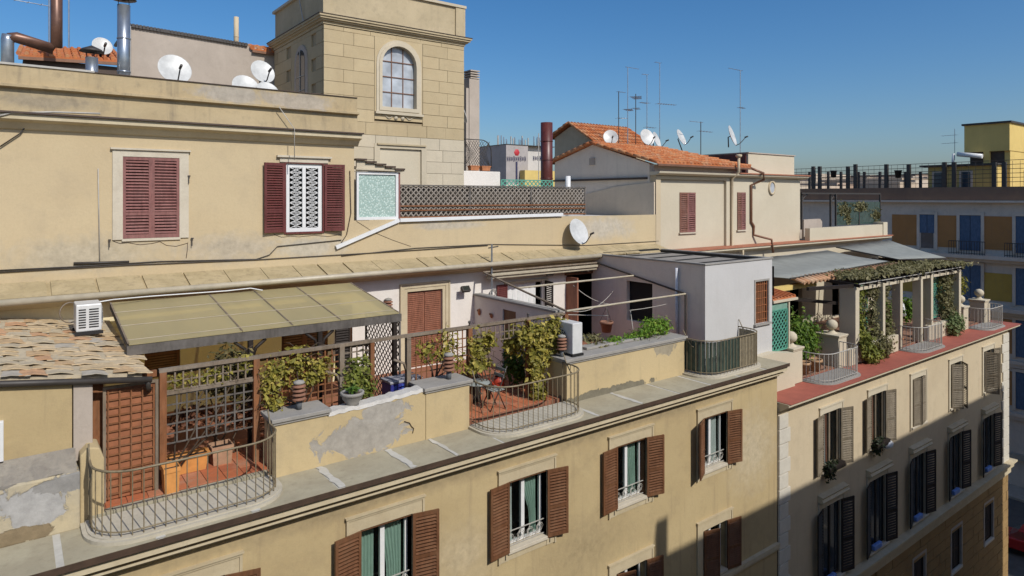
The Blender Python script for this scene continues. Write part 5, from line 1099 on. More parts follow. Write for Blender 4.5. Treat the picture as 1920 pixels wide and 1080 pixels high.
p = P(1447, 352, Y=YA - .02); Mo = Matrix.Translation(p) @ Matrix.Rotation(R(90), 4, 'X') @ Matrix.Diagonal((1, 1.25, 1, 1)); ow = MB().lathe([(.2, -.02), (.2, .05), (.27, .05), (.27, -.02)], 18, Mo).build('oval_window', CREAML, U); MB().lathe([(.001, .02), (.21, .02)], 18, Mo).build('pane', GLASSL, ow)
# gable wall towards the tower, side wall, roof
slab('gable_flashing', 20.0, 20.13, 17.6, 23.2, 5.72, 5.80, BROWN, U); slab('gable_vent', 20.05, 20.125, 20.55, 20.85, 6.4, 6.7, GREYP, U)
gx = 20.12; gy = [17.35, 20.7, 23.2]; gz = [6.33, 7.28, 6.62]
MB().prism([V(gx, 17.5, 4.2), V(gx, 17.5, gz[0]), V(gx, gy[1], gz[1]), V(gx, gy[2], gz[2]), V(gx, gy[2], 4.2)], (.25, 0, 0)).build('gable_wall', stucco('cream_gable', (.80, .70, .57), (.75, .65, .52), stain=(.5, .42, .33), amt=.4, scale=.8, streak=.8), U)
MB().prism([V(gx - .06, 17.22, 4.2), V(gx - .06, 17.22, 5.6), V(gx - .06, 19.3, 5.45), V(gx - .06, 21.3, 5.1), V(gx - .06, 21.3, 4.2)], (.05, 0, 0)).build('side_wall', stucco('beige_flank', (.70, .58, .43), (.64, .53, .39), stain=(.45, .36, .27), amt=.4, scale=.8), U)
def tile_slope(name, e0, e1, r0, r1, parent, step=.24, rad=.075, ridge=True):
    """tile roof between eave e0-e1 and ridge r0-r1: board plus real cover rows"""
    e0, e1, r0, r1 = map(Vector, (e0, e1, r0, r1)); s = MB().prism([e0, e1, r1, r0], (0, 0, .06)).build(name, ORTILE, parent)
    n = max(2, round((e1 - e0).length / step)); m = MB(); rows = max(2, round((r0 - e0).length / .42))
    for i in range(n + 1):
        a, b = e0.lerp(e1, i / n) + V(0, 0, .06), r0.lerp(r1, i / n) + V(0, 0, .06)
        for k in range(rows): p, q = a.lerp(b, k / rows), a.lerp(b, (k + 1.06) / rows); m.tube([p + V(0, 0, .03), q], [rad * 1.1, rad * .85], 6)
    m.build('cover_tiles', ORTILE, parent, kind='stuff')
    for k in range(int((e1 - e0).length / .5)): pass
    bar('eave_board', e0 + V(0, 0, -.03), e1 + V(0, 0, -.03), .05, .08, COPPER, parent); return s
xr = px(1408, 16.95)
tile_slope('front_slope', (gx - .15, 16.95, 6.3), (xr, 16.95, 6.3), (gx - .15, gy[1], gz[1] + .03), (xr - 1.8, gy[1], gz[1] + .03), U)
tile_slope('back_slope', (gx - .15, 23.4, 6.6), (xr - 1.8, 23.4, 6.6), (gx - .15, gy[1], gz[1] + .02), (xr - 1.8, gy[1], gz[1] + .02), U)
MB().box(px(1392, 17.8), xd, 17.5, 22, 6.07, 7.02).build('raised_block', CREAMW, U); MB().box(px(1392, 17.8) - .04, xd + .04, 17.45, 22.05, 7.022, 7.07).build('block_coping', GREYP, U)
MB().prism([V(px(1392, 17.8) - .01, 17.6, 6.1), V(px(1392, 17.8) - .01, 21.9, 6.1), V(px(1392, 17.8) - .01, 21.9, 7.0), V(px(1392, 17.8) - .01, 17.6, 7.0)], (-.05, 0, 0)).build('maroon_flank', MAROONF, U)
# drain pipes
xp = (xb + xc) / 2 + .1
MB().tube([V(xp, YA - .4, 6.75), V(xp, YA - .4, 6.1), V(xp, YA - .06, 5.8), V(xp, YA - .06, 2.9), V(xp + .15, YA - .5, 2.7), V(xp + .15, YA - .5, 2.3)], .06, 8).build('drain_pipe', CREAML, U); MB().lathe([(.08, 0), (.14, .05), (.14, .12), (.05, .14)], 10, Matrix.Translation((xp, YA - .4, 6.72))).build('pipe_cowl', CREAML, U)
x2 = px(1410, YA); MB().tube([V(x2 - .4, 17.0, 6.3), V(x2 + .2, YA - .45, 6.08), V(x2 + .3, YA - .42, 5.8), V(x2 - .15, YA - .06, 5.55), V(x2 - .15, YA - .06, 3.9), V(x2 + .05, YA - .06, 3.7), V(x2 + .05, YA - .06, 3.3), V(x2 + .6, YA - .6, 3.1), V(x2 + .65, YA - .65, 2.5)], .055, 8).build('copper_pipe', COPPER, U)
MB().box(xd - .05, xd + .9, 17.6, 17.75, 2.9, 3.85).prism([V(xd + .9, 17.5, 2.9), V(xd + 2.5, 17.4, 2.9), V(xd + 2.5, 17.4, 3.75), V(xd + 2.3, 17.4, 3.9), V(xd + .9, 17.5, 3.88)], (0, .15, 0)).build('terrace_wall', GREYP, U)
px1 = px(1655, 16.7); MB().box(xd, px1, 16.7, 16.95, 2.9, 3.5).build('terrace_parapet', CREAMW, U); MB().box(px1, px1 + .5, 16.66, 17.2, 2.9, 3.62).build('parapet_pier', CREAMW, U)
# glass screen and iron arch on that terrace
t = thing('glass_screen', 'two green-tinted glass screens with climbing plants on the upper terrace', 'screen', (px(1608, 17.3), 17.3, 3.5)); a, b = px(1567, 17.3), px(1650, 17.3); md = (a + b) / 2
for p, q in ((a, md - .03), (md + .03, b)): MB().box(p, q, 17.29, 17.31, 3.52, 4.75).build('pane', plain('teal_glass%d' % len(WO), (.05, .085, .075), .15, var=.4), t)
for x in (a, md, b): bar('post', (x, 17.3, 3.5), (x, 17.3, 5.2 if x != md else 4.8), .08, .08, IROND, t)
bar('rail', (a - 3.4, 17.3, 5.2), (b, 17.3, 5.2), .06, .08, IROND, t)
for x in (a - .35, a - 3.2): bar('post', (x, 17.4, 3.4), (x, 17.4, 5.2), .08, .08, IROND, t); MB().tube([V(x, 17.4, 4.6), V(x + .15, 17.4, 4.95), V(x + .5, 17.35, 5.18)], .03, 5).build('bracket', IROND, t)
foliage(t, [(V(a + .9, 17.25, 4.4), (.7, .05, .35)), (V(a + 2.7, 17.25, 4.5), (.9, .05, .3)), (V(a + 1.2, 17.25, 3.9), (.3, .05, .3)), (V(b - .6, 17.25, 4.0), (.5, .05, .4))], 650, .1, L_DUSTY, 91)
for (pn, mn), (par, mat_, mb_) in SMALL.items(): mb_.build('small_slats', mat_, par, kind='stuff')

# ------------------------------------------------------------------ rooftop clutter: dishes, aerials, flues
def dish(label, c, r, az=0, el=25, mount=None, arm=True):
    """offset satellite dish; az turns it from facing -Y towards +X, el tips it up"""
    c = Vector(c); t = thing('satellite_dish', label, 'satellite dish', c - V(0, 0, r * 1.1), 'satellite dishes')
    f = V(math.sin(R(az)) * math.cos(R(el)), -math.cos(R(az)) * math.cos(R(el)), math.sin(R(el)))
    M = Matrix.Translation(c) @ f.to_track_quat('Z', 'Y').to_matrix().to_4x4(); d = r * .16
    MB().lathe([(.001, -d), (r * .35, -d * .88), (r * .7, -d * .5), (r * .96, -.004), (r, 0), (r * .985, -.02), (r * .7, -d * .5 - .02), (r * .35, -d * .88 - .02), (.001, -d - .02)], 24, M @ Matrix.Diagonal((.94, 1, 1, 1))).build('reflector', DISHM, t)
    if arm:
        e = M @ V(0, -r * .55, r * 1.05); MB().tube([M @ V(0, -r * .98, -.02), M @ V(0, -r * .95, r * .35), e], .018, 5).build('arm', IROND, t); MB().tube([e - f * .06, e + f * .1], .035, 7).build('receiver', IROND, t)
    b = c - f * (d + .02); e = mount if mount is not None else V(b.x - f.x * .12, b.y - f.y * .12, c.z - r * 1.25)
    MB().tube([b, b - f * .12, Vector(e)], .028, 6).build('bracket', IROND, t); return t
def aerial(label, base, h, kinds, mat=None, r=.022, ang=0):
    base = Vector(base); t = thing('tv_aerial', label, 'aerial', base, 'television aerials'); rod('mast', base, base + V(0, 0, h), r, mat or GALV, t, 6)
    for z, L, n, az, sp in kinds:
        d = V(math.cos(R(az)), math.sin(R(az)), 0); q = V(-d.y, d.x, 0); c = base + V(0, 0, h * z)
        rod('boom', c - d * L * .15, c + d * L * .85, .013, GALV, t, 5)
        for k in range(n): p = c + d * L * (-.12 + .95 * k / max(1, n - 1)); rod('element', p - q * sp * (1 - .4 * k / n), p + q * sp * (1 - .4 * k / n), .008, GALV, t, 4)
    return t
def flue(name, label, pts, r, mat, cowl=None, cat='flue'):
    t = thing(name, label, cat, pts[-1]); MB().tube(pts, r, 14).build('pipe', mat, t)
    for p, q in zip(pts, pts[1:]):
        p, q = Vector(p), Vector(q); n = int((q - p).length / 1.0)
        for k in range(1, n + 1): c = p.lerp(q, k / (n + 1)); d = (q - p).normalized(); MB().tube([c - d * .02, c + d * .02], r * 1.07, 14).build('joint_band', mat, t)
    if cowl: c = Vector(pts[0]); MB().lathe([(r * .3, .12), (r * 2.0, .14), (r * 1.6, .2), (.001, .3)], 14, Matrix.Translation(c)).build('cowl', cowl, t); [bar('cowl_leg', c + V(r * .8 * s, 0, -.05), c + V(r * .8 * s, 0, .16), .015, .015, cowl, t) for s in (-1, 1)]
    return t
# grey stucco hut and tiled hut behind the attic parapet
YH = 23.8
Hh = thing('grey_hut', 'grey rendered roof hut with a corrugated edge beside the tower', 'hut', (5, YH, 7.35))
a, b = px(246, YH), px(526, YH); za, zb = P(246, 50, Y=YH).z, P(520, 96, Y=YH).z
MB().prism([V(a, YH, 7.3), V(b, YH, 7.3), V(b, YH, zb), V(a, YH, za)], (0, 3.4, 0)).build('wall', GREYP, Hh); n = 36
m = MB()
for k in range(n): p = V(a - .05, YH - .08, za + .03).lerp(V(b - 1.1, YH - .08, za + (zb - za) * .77 + .03), k / n); m.tube([p, p + V(0, 3.5, 0)], .066, 6)
m.build('corrugated_sheet', IROND, Hh, kind='stuff'); p = P(495, 92, Y=YH)
tile_slope('tile_patch', (b - 1.0, YH - .1, zb - .1), (b - .02, YH - .1, zb - .12), (b - 1.0, YH + 1.4, zb + .3), (b - .02, YH + 1.4, zb + .3), Hh)
bar('corner_pipe', (a - .04, YH - .06, 7.4), (a - .04, YH - .06, za), .05, .05, IRONW, Hh)
p = P(443, 75, Y=25); flue('flue_pipe', 'thin pale vent pipe on the grey roof hut', [P(443, 32, Y=25), p - V(0, 0, .6)], .085, CREAML, None); 
Tt = thing('tiled_hut', 'low hut with an orange tile roof behind the attic parapet', 'hut', (2.5, 21, 7.35)); YO = 21.0
a, b = px(34, YO), px(226, YO); zr = P(130, 97, Y=YO).z
MB().box(a + .1, b, YO + .12, YO + 3, 7.3, P(100, 112, Y=YO).z).build('wall', BROWN, Tt)
tile_slope('slope', (a, YO, P(34, 106, Y=YO).z), (b, YO, P(226, 118, Y=YO).z), (a + .1, YO + 2.0, P(34, 92, Y=YO).z + .4), (b, YO + 2.0, P(226, 100, Y=YO).z + .4), Tt, step=.17, rad=.05)
YV = 18.6
t = flue('flue_pipe', 'brown steel flue bending across to a galvanised leg at the far left', [P(106, -60, Y=20), P(106, 40, Y=20), P(106, 88, Y=20), P(100, 92, Y=20), P(30, 70, Y=20), P(16, 72, Y=20)], .13, FLUE)
p = P(14, 68, Y=20); MB().tube([p + V(.02, 0, .03), p + V(0, 0, -.1), V(p.x, p.y, 7.3)], .135, 14).build('galvanised_leg', GALV, t)
flue('flue_pipe', 'tall galvanised flue with a flat cowl beside the grey roof hut', [P(232, 10, Y=19), V(P(232, 10, Y=19).x, 19, 7.3)], .145, GALV, IROND)
flue('flue_pipe', 'short galvanised vent pipe before the tiled hut', [P(172, 108, Y=19), V(P(172, 108, Y=19).x, 19, 7.3)], .135, GALV, IROND)
dish('satellite dish above the low tiled hut at the far left', P(192, 86, Y=21.5), .27, 6, 22)
dish('large satellite dish before the grey roof hut', P(328, 129, Y=19.2), .44, 4, 24)
dish('upper satellite dish of the cluster beside the tower', P(493, 134, Y=18.8), .36, 8, 24)
dish('satellite dish half hidden by the parapet, left of the tower cluster', P(461, 162, Y=18.4), .38, 2, 30, arm=False)
dish('lowest satellite dish of the cluster beside the tower', P(503, 170, Y=18.3), .32, 6, 35, arm=False)
aerial('twin-mast aerial behind the brown flue at the far left', P(129, 95, Y=24), 3.2, [(.55, .9, 6, 10, .2), (.95, .7, 4, -20, .22)], ang=0); aerial('short aerial left of the brown flue', P(92, 92, Y=24), 1.6, [(.8, 1.0, 4, 190, .18)])
# things between the tower and the attic house
t = thing('chimney_stack', 'tall slim rendered chimney with a louvred top behind the tower', 'chimney', P(886, 300, Y=22)); a, b = px(874, 22.4), px(899, 22.4); z0, z1 = 4.2, P(886, 148, Y=22.4).z
MB().box(px(880, 22.4), b, 22.4, 23, z0, z1).build('shaft', GREYP, t); MB().box(a, px(879, 22.4), 22.4, 22.9, z0, P(877, 165, Y=22.4).z).build('lesser_shaft', GREYP, t)
for k in range(4): slab('louvre', px(882, 22.4), b, 22.38, 23.0, z1 + .02 + k * .1, z1 + .07 + k * .1, GREYP, t)
t = thing('wire_arch', 'arched wire mesh fence panel behind the tower corner', 'fence', P(895, 315, Y=21)); wl0 = px(870, 21); wr0 = px(921, 21); zb_ = P(895, 315, Y=21).z; zt_ = P(895, 262, Y=21).z
pts = [V(wr0, 21, zb_)] + [V(wr0 - .45 + .45 * math.cos(k / 8 * math.pi / 2), 21, zt_ - .45 + .45 * math.sin(k / 8 * math.pi / 2)) for k in range(9)] + [V(wl0, 21, zt_)]
MB().tube(pts, .02, 5).build('rim', IROND, t)
for k in range(12):
    x = wl0 - .6 + k * .13
    for s_ in (1, -1):
        xa_, xb_ = (x, x + .9) if s_ > 0 else (x + .9, x); f0 = 0; rod('wire', V(max(wl0, min(wr0 - .03, xa_)), 21, zb_ + .02), V(max(wl0, min(wr0 - .08, xb_)), 21, zt_ - .05), .009, IROND, t, 4)
tag(MB().box(px(868, 20.3), px(938, 20.3), 20.3, 20.6, 4.2, P(900, 321, Y=20.3).z).build('white_wall', WHITEP, None, .02), 'low white wall behind the lattice fence, right of the tower', 'wall')
zz = P(900, 320, Y=20.45).z
for k, (u, lab) in enumerate(((888, 'long terracotta trough on the white wall, left of two'), (909, 'long terracotta trough on the white wall, right of two'))): planter('planter_box', lab, (px(u, 20.45), 20.45, zz), .4, .22, .18, TERRA)
t = flue('flue_pipe', 'thick maroon steel flue standing before the gabled roofs', [P(1025, 230, Y=22), V(P(1025, 230, Y=22).x, 22, 4.2)], .26, MAROONF); p = P(1016, 230, Y=22.1); MB().tube([p, V(p.x, p.y, 4.2)], .05, 6).build('side_pipe', IROND, t)
rod('clamp_rod', P(1010, 250, Y=21.9), P(1010, 352, Y=21.9), .02, IRONW, t)
flue('vent_pipe', 'short white vent pipe behind the right end of the lattice fence', [P(1065, 330, Y=19), V(P(1065, 330, Y=19).x, 19, 4.2)], .1, WHITE, None, 'pipe')
t = thing('green_railing', 'low green lattice railing behind the lattice fence', 'railing', (px(985, 20), 20, 4.2)); a, b = px(940, 20), px(1036, 20); zt_ = P(985, 338, Y=20).z
lattice(t, (a, 20, 0), (b, 20, 0), zt_ - .45, zt_, .2, .04, GREENP, GREENP)
# farther roofs: tiled gable and the white block with lettering
Q = thing('gabled_house', 'beige gabled house with an old orange tile roof behind the attic house', 'house', (27, 27, 4)); X1 = 25.0
ap, fe, be = P(1072, 232, X=X1), P(1112, 262, X=X1), P(1040, 256, X=X1); xe = px(1214, fe.y)
MB().prism([V(X1, fe.y, 4), V(X1, fe.y, fe.z - .1), V(X1, ap.y, ap.z - .1), V(X1, be.y, be.z - .1), V(X1, be.y, 4)], (xe - X1 - .2, 0, 0)).build('wall', stucco('beige_gable', (.46, .38, .26), (.4, .33, .22), amt=.4), Q)
tile_slope('front_slope', (X1 - .25, fe.y - .25, fe.z - .12), (xe, fe.y - .25, fe.z - .12), (X1 - .25, ap.y, ap.z), (xe, ap.y, ap.z), Q); tile_slope('back_slope', (X1 - .25, be.y + .2, be.z - .1), (xe, be.y + .2, be.z - .1), (X1 - .25, ap.y, ap.z - .01), (xe, ap.y, ap.z - .01), Q)
Wb = thing('white_plant_block', 'distant white rooftop block with lettering and a row of pipes', 'building', (50, 60, -16)); Yw = 60.0; a, b, c = px(949, Yw), px(990, Yw), px(1040, Yw); z0, z1 = P(970, 345, Y=Yw).z, P(970, 272, Y=Yw).z
MB().box(a, c, Yw, Yw + 14, -16, z0).build('lower_wall', FARWH, Wb); MB().box(a, b, Yw, Yw + 6, z0, z1).build('panel', stucco('pale_panel', (.40, .36, .34), (.35, .32, .3), amt=.4), Wb); MB().box(b + .05, c, Yw + .6, Yw + 6, z0 + .4, z1 - .02).build('panel', stucco('pale_panel_b', (.58, .54, .5), (.53, .5, .46), amt=.3), Wb); MB().box(px(974, Yw), c, Yw - 1, Yw - .1, z0 - .3, z0 + (z1 - z0) * .35).build('annex', YELB, Wb)  # lettered panel darkened in colour to stand in for shade
random.seed(5)
for k in range(22): x = a + .1 + (c - a - .2) * k / 21; yq = Yw + .5 + random.uniform(0, 2); rod('roof_pipe', V(x, yq, z1), V(x, yq, z1 + random.uniform(.8, 1.25)), .08, GALV if k % 3 else IRONW, Wb, 6)
slab('coping', a - .05, c, Yw - .06, Yw + 6, z1 - .01, z1 + .06, IROND, Wb)
NAVY = plain('navy_letter_paint', (.03, .03, .08), .7); random.seed(9)
for u0, n, yy_, v in ((950, 9, Yw - .03, 298), (999, 5, Yw + .56, 297)):      # weathered, unreadable letters
    for k in range(n): p = P(u0 + k * 4.1 + 2, v, Y=yy_); h_ = random.uniform(.22, .34); MB().box(p.x - .11, p.x - .05, p.y, p.y + .02, p.z - h_, p.z + h_).box(p.x + .03, p.x + .09, p.y, p.y + .02, p.z - h_ * .8, p.z + h_ * .9).box(p.x - .05, p.x + .03, p.y, p.y + .02, p.z - .05, p.z + .05).build('letter', NAVY, Wb)
MB().lathe([(.001, .02), (.4, .02), (.42, 0)], 6, Matrix.Translation(P(969, 286, Y=Yw)) @ Matrix.Rotation(R(90), 4, 'X')).build('red_emblem', plain('red_emblem_paint', (.5, .03, .04), .6), Wb); slab('stripe', px(968, Yw) - .1, px(968, Yw) + .15, Yw - .04, Yw, z0, P(968, 303, Y=Yw).z, NAVY, Wb)
# dishes and aerials over the tiled roofs
dish('grey mesh satellite dish left of the roof aerials', P(1145, 257, Y=21), .36, -35, 22); dish('white satellite dish, left one of the overlapping pair on the roof', P(1214, 257, Y=21.2), .42, -12, 20); dish('white satellite dish, right one of the overlapping pair on the roof', P(1232, 262, Y=21.4), .42, 20, 20)
dish('white satellite dish standing on a pole above the orange roof', P(1278, 257, Y=20.5), .42, 16, 24, mount=P(1280, 285, Y=20.6)); dish('large satellite dish turned sideways on the raised block', P(1374, 254, Y=18.2), .5, 22, 18, mount=P(1366, 276, Y=18.3))
dish('satellite dish fixed to the ochre wall above the rooftop room', P(1086, 434, Y=16.75), .47, 6, 22, mount=V(px(1078, 17.1), 17.08, 3.6)); dish('satellite dish half hidden behind the tower corner', P(869, 214, Y=20.6), .34, 70, 20, arm=False)
for k, (u, v0, v1, Y, kinds, lab) in enumerate((
    (1160, 172, 270, 22, [(1.0, .5, 3, 0, .1), (.55, .5, 4, -20, .22)], 'short thin aerial at the left of the roof cluster'),
    (1177, 126, 272, 21.5, [(1.0, .9, 2, 0, .05), (.5, .7, 6, 30, .22)], 'tall aerial with a flat crossbar on the orange roof'),
    (1192, 176, 272, 22.5, [(.95, 1.0, 8, 35, .3), (.75, .6, 4, 30, .2)], 'aerial with a curved comb of elements in the roof cluster'),
    (1213, 140, 270, 23, [(1.0, .35, 3, 170, .1), (.62, .6, 5, 180, .2), (.3, .7, 4, 0, .18)], 'thin aerial behind the paired dishes'),
    (1237, 118, 260, 22, [(1.0, .4, 2, 180, .1), (.5, 1.2, 8, -10, .2)], 'tallest aerial above the paired dishes'),
    (1314, 228, 288, 20, [(.98, 1.0, 3, 180, .05), (.75, 1.0, 5, 0, .16)], 'small aerial between the two roof dishes'),
    (1388, 132, 275, 18.4, [(1.0, 1.1, 5, 180, .05), (.55, .5, 4, 10, .14)], 'tall bent aerial on the raised cream block'))):
    b = P(u, v1, Y=Y); aerial(lab, b - V(0, 0, .3), P(u, v0, Y=Y).z - b.z + .3, kinds, IROND if k in (0, 2, 5) else GALV, .02)

# ------------------------------------------------------------------ cables on the ochre walls
yy = YU - .025
def wpts(l, Y=yy): return [P(u, v, Y=Y) for u, v in l]
for k, (pts, r, mt, lab, Y) in enumerate((
    ([(-5, 507), (140, 500), (300, 490), (480, 486), (505, 478), (520, 462), (560, 458), (640, 450)], .012, IROND, 'dark cable looping under the upper maroon window', yy),
    ([(-5, 511), (240, 497), (480, 487), (700, 474), (915, 460)], .012, IROND, 'dark cable along the foot of the upper ochre wall', yy),
    ([(640, 480), (780, 465), (920, 458), (1100, 460), (1235, 452)], .01, IROND, 'thin dark cable along the wall below the lattice fence', yy),
    ([(184, 316), (187, 490)], .011, IRONW, 'pale vertical cable left of the closed upper window', yy),
    ([(523, 200), (552, 242), (552, 300)], .011, IRONW, 'pale cable dropping over the upper cornice', 16.72),
    ([(656, 320), (658, 400), (650, 440), (640, 455)], .012, BROWN, 'brown cable right of the open upper window', yy),
    ([(0, 275), (38, 250), (60, 222)], .014, IROND, 'dark cable slanting from the upper cornice at the far left', 17.05),
    ([(138, 494), (242, 491)], .03, IROND, 'short dark bracket bar on the wall below the closed upper window', yy),
    ([(-5, 218), (20, 212), (100, 210), (188, 213)], .02, IRONW, 'pale loose cable lying on the upper cornice', 16.78))):
    cable('cable', wpts(pts, Y), r, mt, lab)
t = thing('cable_mast', 'small iron mast with cables on the eave above the partition', 'mast', P(922, 480, Y=16.4)); rod('mast', P(922, 458, Y=16.35), P(922, 560, Y=16.35), .03, GALV, t); rod('crossarm', P(916, 465, Y=16.35), P(934, 462, Y=16.35), .02, IROND, t)
m = MB()
for k in range(5): c = P(922, 552, Y=16.35); m.tube([c + V(.12 * math.cos(a * .7), -.02 * k, .1 * math.sin(a * .7) + .02 * k) for a in range(10)], .008, 4)
m.build('cable_coil', IRONW, t)
for k, (u, v) in enumerate(((205, 450), (360, 447), (354, 330))): tag(MB().bar(P(u, v, Y=17.04), P(u, v + 14, Y=17.04), .02, .02).bar(P(u - 2, v, Y=17.06), P(u + 3, v, Y=17.06), .03).build('shutter_hook', IROND), ('iron shutter hook at the lower left of the closed upper window', 'iron shutter hook at the lower right of the closed upper window', 'iron bracket at the right side of the closed upper window')[k], 'hook')

# ------------------------------------------------------------------ brown and blue building across the side street
XB = 58.0
D = thing('brown_blue_building', 'brown and pale building with blue shutters across the side street', 'building', (XB, 20, -16))
def D3(u, v): return P(u, v, X=XB)
ya, yb_ = D3(1960, 400).y - 4, D3(1480, 400).y; z_roof, z_corn = D3(1700, 352).z, D3(1700, 379).z
MB().box(XB, XB + 14, ya, yb_, -16, z_corn).build('wall', FARWH, D); MB().box(XB - .15, XB + 14, ya, yb_, z_corn + .15, z_roof).build('parapet', COPING, D); MB().box(XB - .5, XB + 1, ya, yb_, z_corn, z_corn + .148).build('cornice', FARWH, D)
wins = [(1725, 1753), (1800, 1840), (1905, 1945)]; pans = [(1673, 1720), (1758, 1794), (1842, 1903)]
ztop, zbot = D3(1740, 402).z, D3(1740, 465).z; fh = 3.75
for f_ in range(4):
    dz = -f_ * fh; za, zb_ = ztop + dz, zbot + dz; pm = FARBR if f_ != 1 else FARYE
    for u0, u1 in pans:
        y0, y1 = D3(u1, 400).y, D3(u0, 400).y; slab('brown_panel', XB - .05, XB + .01, y0, y1, zb_ + .15, za - .05 if f_ != 1 else za - .5, pm, D)
    for u0, u1 in wins:
        y0, y1 = D3(u1, 400).y, D3(u0, 400).y; MB().box(XB - .12, XB, y0 - .2, y0, zb_ - .1, za + .2).box(XB - .12, XB, y1, y1 + .2, zb_ - .1, za + .2).box(XB - .14, XB, y0, y1, za, za + .22).build('window_surround', FARWH, D)
        w = MB().box(XB - .03, XB + .0, y0, y1, zb_, za).build('window', GLASSB, D); h0 = .45 if u0 == 1725 else 0
        for k in range(2):
            p, q = (y0, (y0 + y1) / 2 - .02) if k == 0 else ((y0 + y1) / 2 + .02, y1); MB().box(XB - .07, XB - .035, p, q, zb_ + (za - zb_) * h0, za).build('blind', BLUESH, w)
        for k in range(2): slab('mullion', XB - .06, XB - .031, (y0, y1 - .08)[k], (y0 + .08, y1)[k], zb_, zb_ + (za - zb_) * max(h0, .01), FARWH, w)
    MB().box(XB - .9 if f_ in (0, 1) else XB - .3, XB, ya, yb_, zb_ - .55, zb_ - .3).box(XB - .5 if f_ in (0, 1) else XB - .2, XB, ya, yb_, zb_ - .8, zb_ - .55).build('ledge', FARWH, D)
for (u0, u1) in ((1795, 1845), (1900, 1950)):
    t = thing('iron_balcony', ('dark iron balcony railing before the left blue shutters', 'dark iron balcony railing at the right edge, on the brown building')[u0 > 1850], 'railing', D3(u0, 460)); y0, y1 = D3(u1, 400).y - .3, D3(u0, 400).y + .3; z0 = zbot - .28
    for z_ in (z0 + .1, z0 + 1.0): bar('rail', (XB - .8, y0, z_), (XB - .8, y1, z_), .05, .05, IROND, t)
    for k in range(15): y = y0 + (y1 - y0) * k / 14; rod('baluster', V(XB - .8, y, z0), V(XB - .8, y, z0 + 1.0), .02, IROND, t, 4)
MB().box(XB - .3, XB + .01, ya, yb_, -13.9, -13.5).build('base_course', PAVE, D)
# roof fence of posts and wires
t = thing('roof_fence', 'dark post and wire fence along the brown building roof', 'fence', (XB, 25, z_roof)); 
tall = [1525, 1537, 1590, 1604, 1662, 1704, 1771, 1789, 1864, 1883]; small = [1518, 1553, 1577, 1610, 1621, 1650, 1698, 1726]
for u in tall: p = P(u, 350, X=XB + .4); v1 = 312 if u < 1600 else 308 if u < 1750 else 304; bar('post', (p.x, p.y, z_roof), (p.x, p.y, P(u, v1, X=XB + .4).z), .26, .26, IROND, t)
for u in small: p = P(u, 350, X=XB + 6); bar('post', (p.x, p.y, z_roof - .2), (p.x, p.y, P(u, 322, X=XB + 6).z), .2, .2, IROND, t)
for k in range(6): z0 = z_roof + .3 + k * .32; rod('wire', V(XB + .4, ya, z0 + .1), V(XB + .4, yb_, z0 - .05), .02, IROND, t, 4)
for k in range(50): y = ya + (yb_ - ya) * k / 50; rod('wire', V(XB + .42, y, z_roof), V(XB + .42, y, z_roof + 1.9), .012, IROND, t, 4)
rod('rail', V(XB + 6, ya, z_roof + 1.35), V(XB + 6, yb_, z_roof + 1.2), .05, IROND, t, 5)
for k, u in enumerate((1563, 1684)): p = P(u, 326, X=XB + .5); tag(MB().lathe([(.001, -.35), (.2, -.33), (.26, .2), (.3, .22), (.3, .3), (.001, .3)], 10, Matrix.Translation(p)).build('hanging_basket', BLACK), ('dark hanging pot on the roof fence, left of two', 'dark hanging pot on the roof fence, right of two')[k], 'pot')
# yellow penthouse block and low yellow annex
XY = 60.5
Yb = thing('yellow_penthouse', 'yellow penthouse block above the brown building roof', 'building', (XY, 20, z_roof)); c0_ = P(1893, 300, X=XY); yl = P(1808, 300, X=XY).y; yr = c0_.y
MB().box(XY, XY + 9, yr, yl, P(1850, 284, X=XY).z, P(1850, 233, X=XY).z).build('upper_block', YELB, Yb); MB().box(XY - .15, XY + 9.2, yr - .15, yl + .15, P(1850, 233, X=XY).z + .002, P(1850, 230, X=XY).z + .02).build('coping', IROND, Yb)
MB().box(XY + .3, XY + 9, yr + .4, yl - .3, z_roof, P(1850, 284, X=XY).z - .002).build('undercroft', BROWN, Yb); MB().box(XY + .3, XY + 9, yr + .05, yr + .398, z_roof, P(1850, 284, X=XY).z - .002).build('side_wall', YELB, Yb); bar('pier', (XY + .2, (yr + yl) / 2, z_roof), (XY + .2, (yr + yl) / 2, P(1850, 284, X=XY).z), .4, .4, YELB, Yb)
XZ = 59.6; l0, l1 = P(1740, 330, X=XZ), P(1868, 330, X=XZ); zt2 = P(1740, 313, X=XZ).z
An = thing('yellow_annex', 'low yellow annex with two dark windows on the brown building roof', 'building', (XZ, 22, z_roof)); MB().box(XZ, XZ + 9, l1.y, l0.y, z_roof - .3, zt2).build('wall', YELB, An); MB().box(XZ - .4, XZ + 9.2, l1.y - .2, l0.y + .5, zt2 + .002, zt2 + .12).build('roof', IROND, An)
for u0, u1 in ((1752, 1768), (1803, 1820)):
    y0, y1 = P(u1, 330, X=XZ).y, P(u0, 330, X=XZ).y; w = MB().box(XZ - .06, XZ, y0 - .15, y1 + .15, P(1750, 352, X=XZ).z, P(1750, 322, X=XZ).z).build('window', FARWH, An); MB().box(XZ - .09, XZ - .062, y0, y1, P(1750, 352, X=XZ).z, P(1750, 324, X=XZ).z).build('pane', GLASSB, w)
t = thing('rolled_awning', 'white rolled awning tube beside the yellow penthouse', 'awning', P(1820, 292, X=XY - .5)); MB().tube([P(1795, 289, X=XY - .5), P(1842, 293, X=XY - .5)], .18, 8).build('roll', WHITE, t); MB().tube([P(1788, 288, X=XY - .5), P(1786, 312, X=XY - .5)], .1, 6).build('post', WHITE, t)
aerial('far aerial beside the yellow penthouse', P(1790, 300, X=XY + 2), 2.6, [(.8, 1.2, 4, 80, .3), (.55, 1.2, 4, 80, .3)])
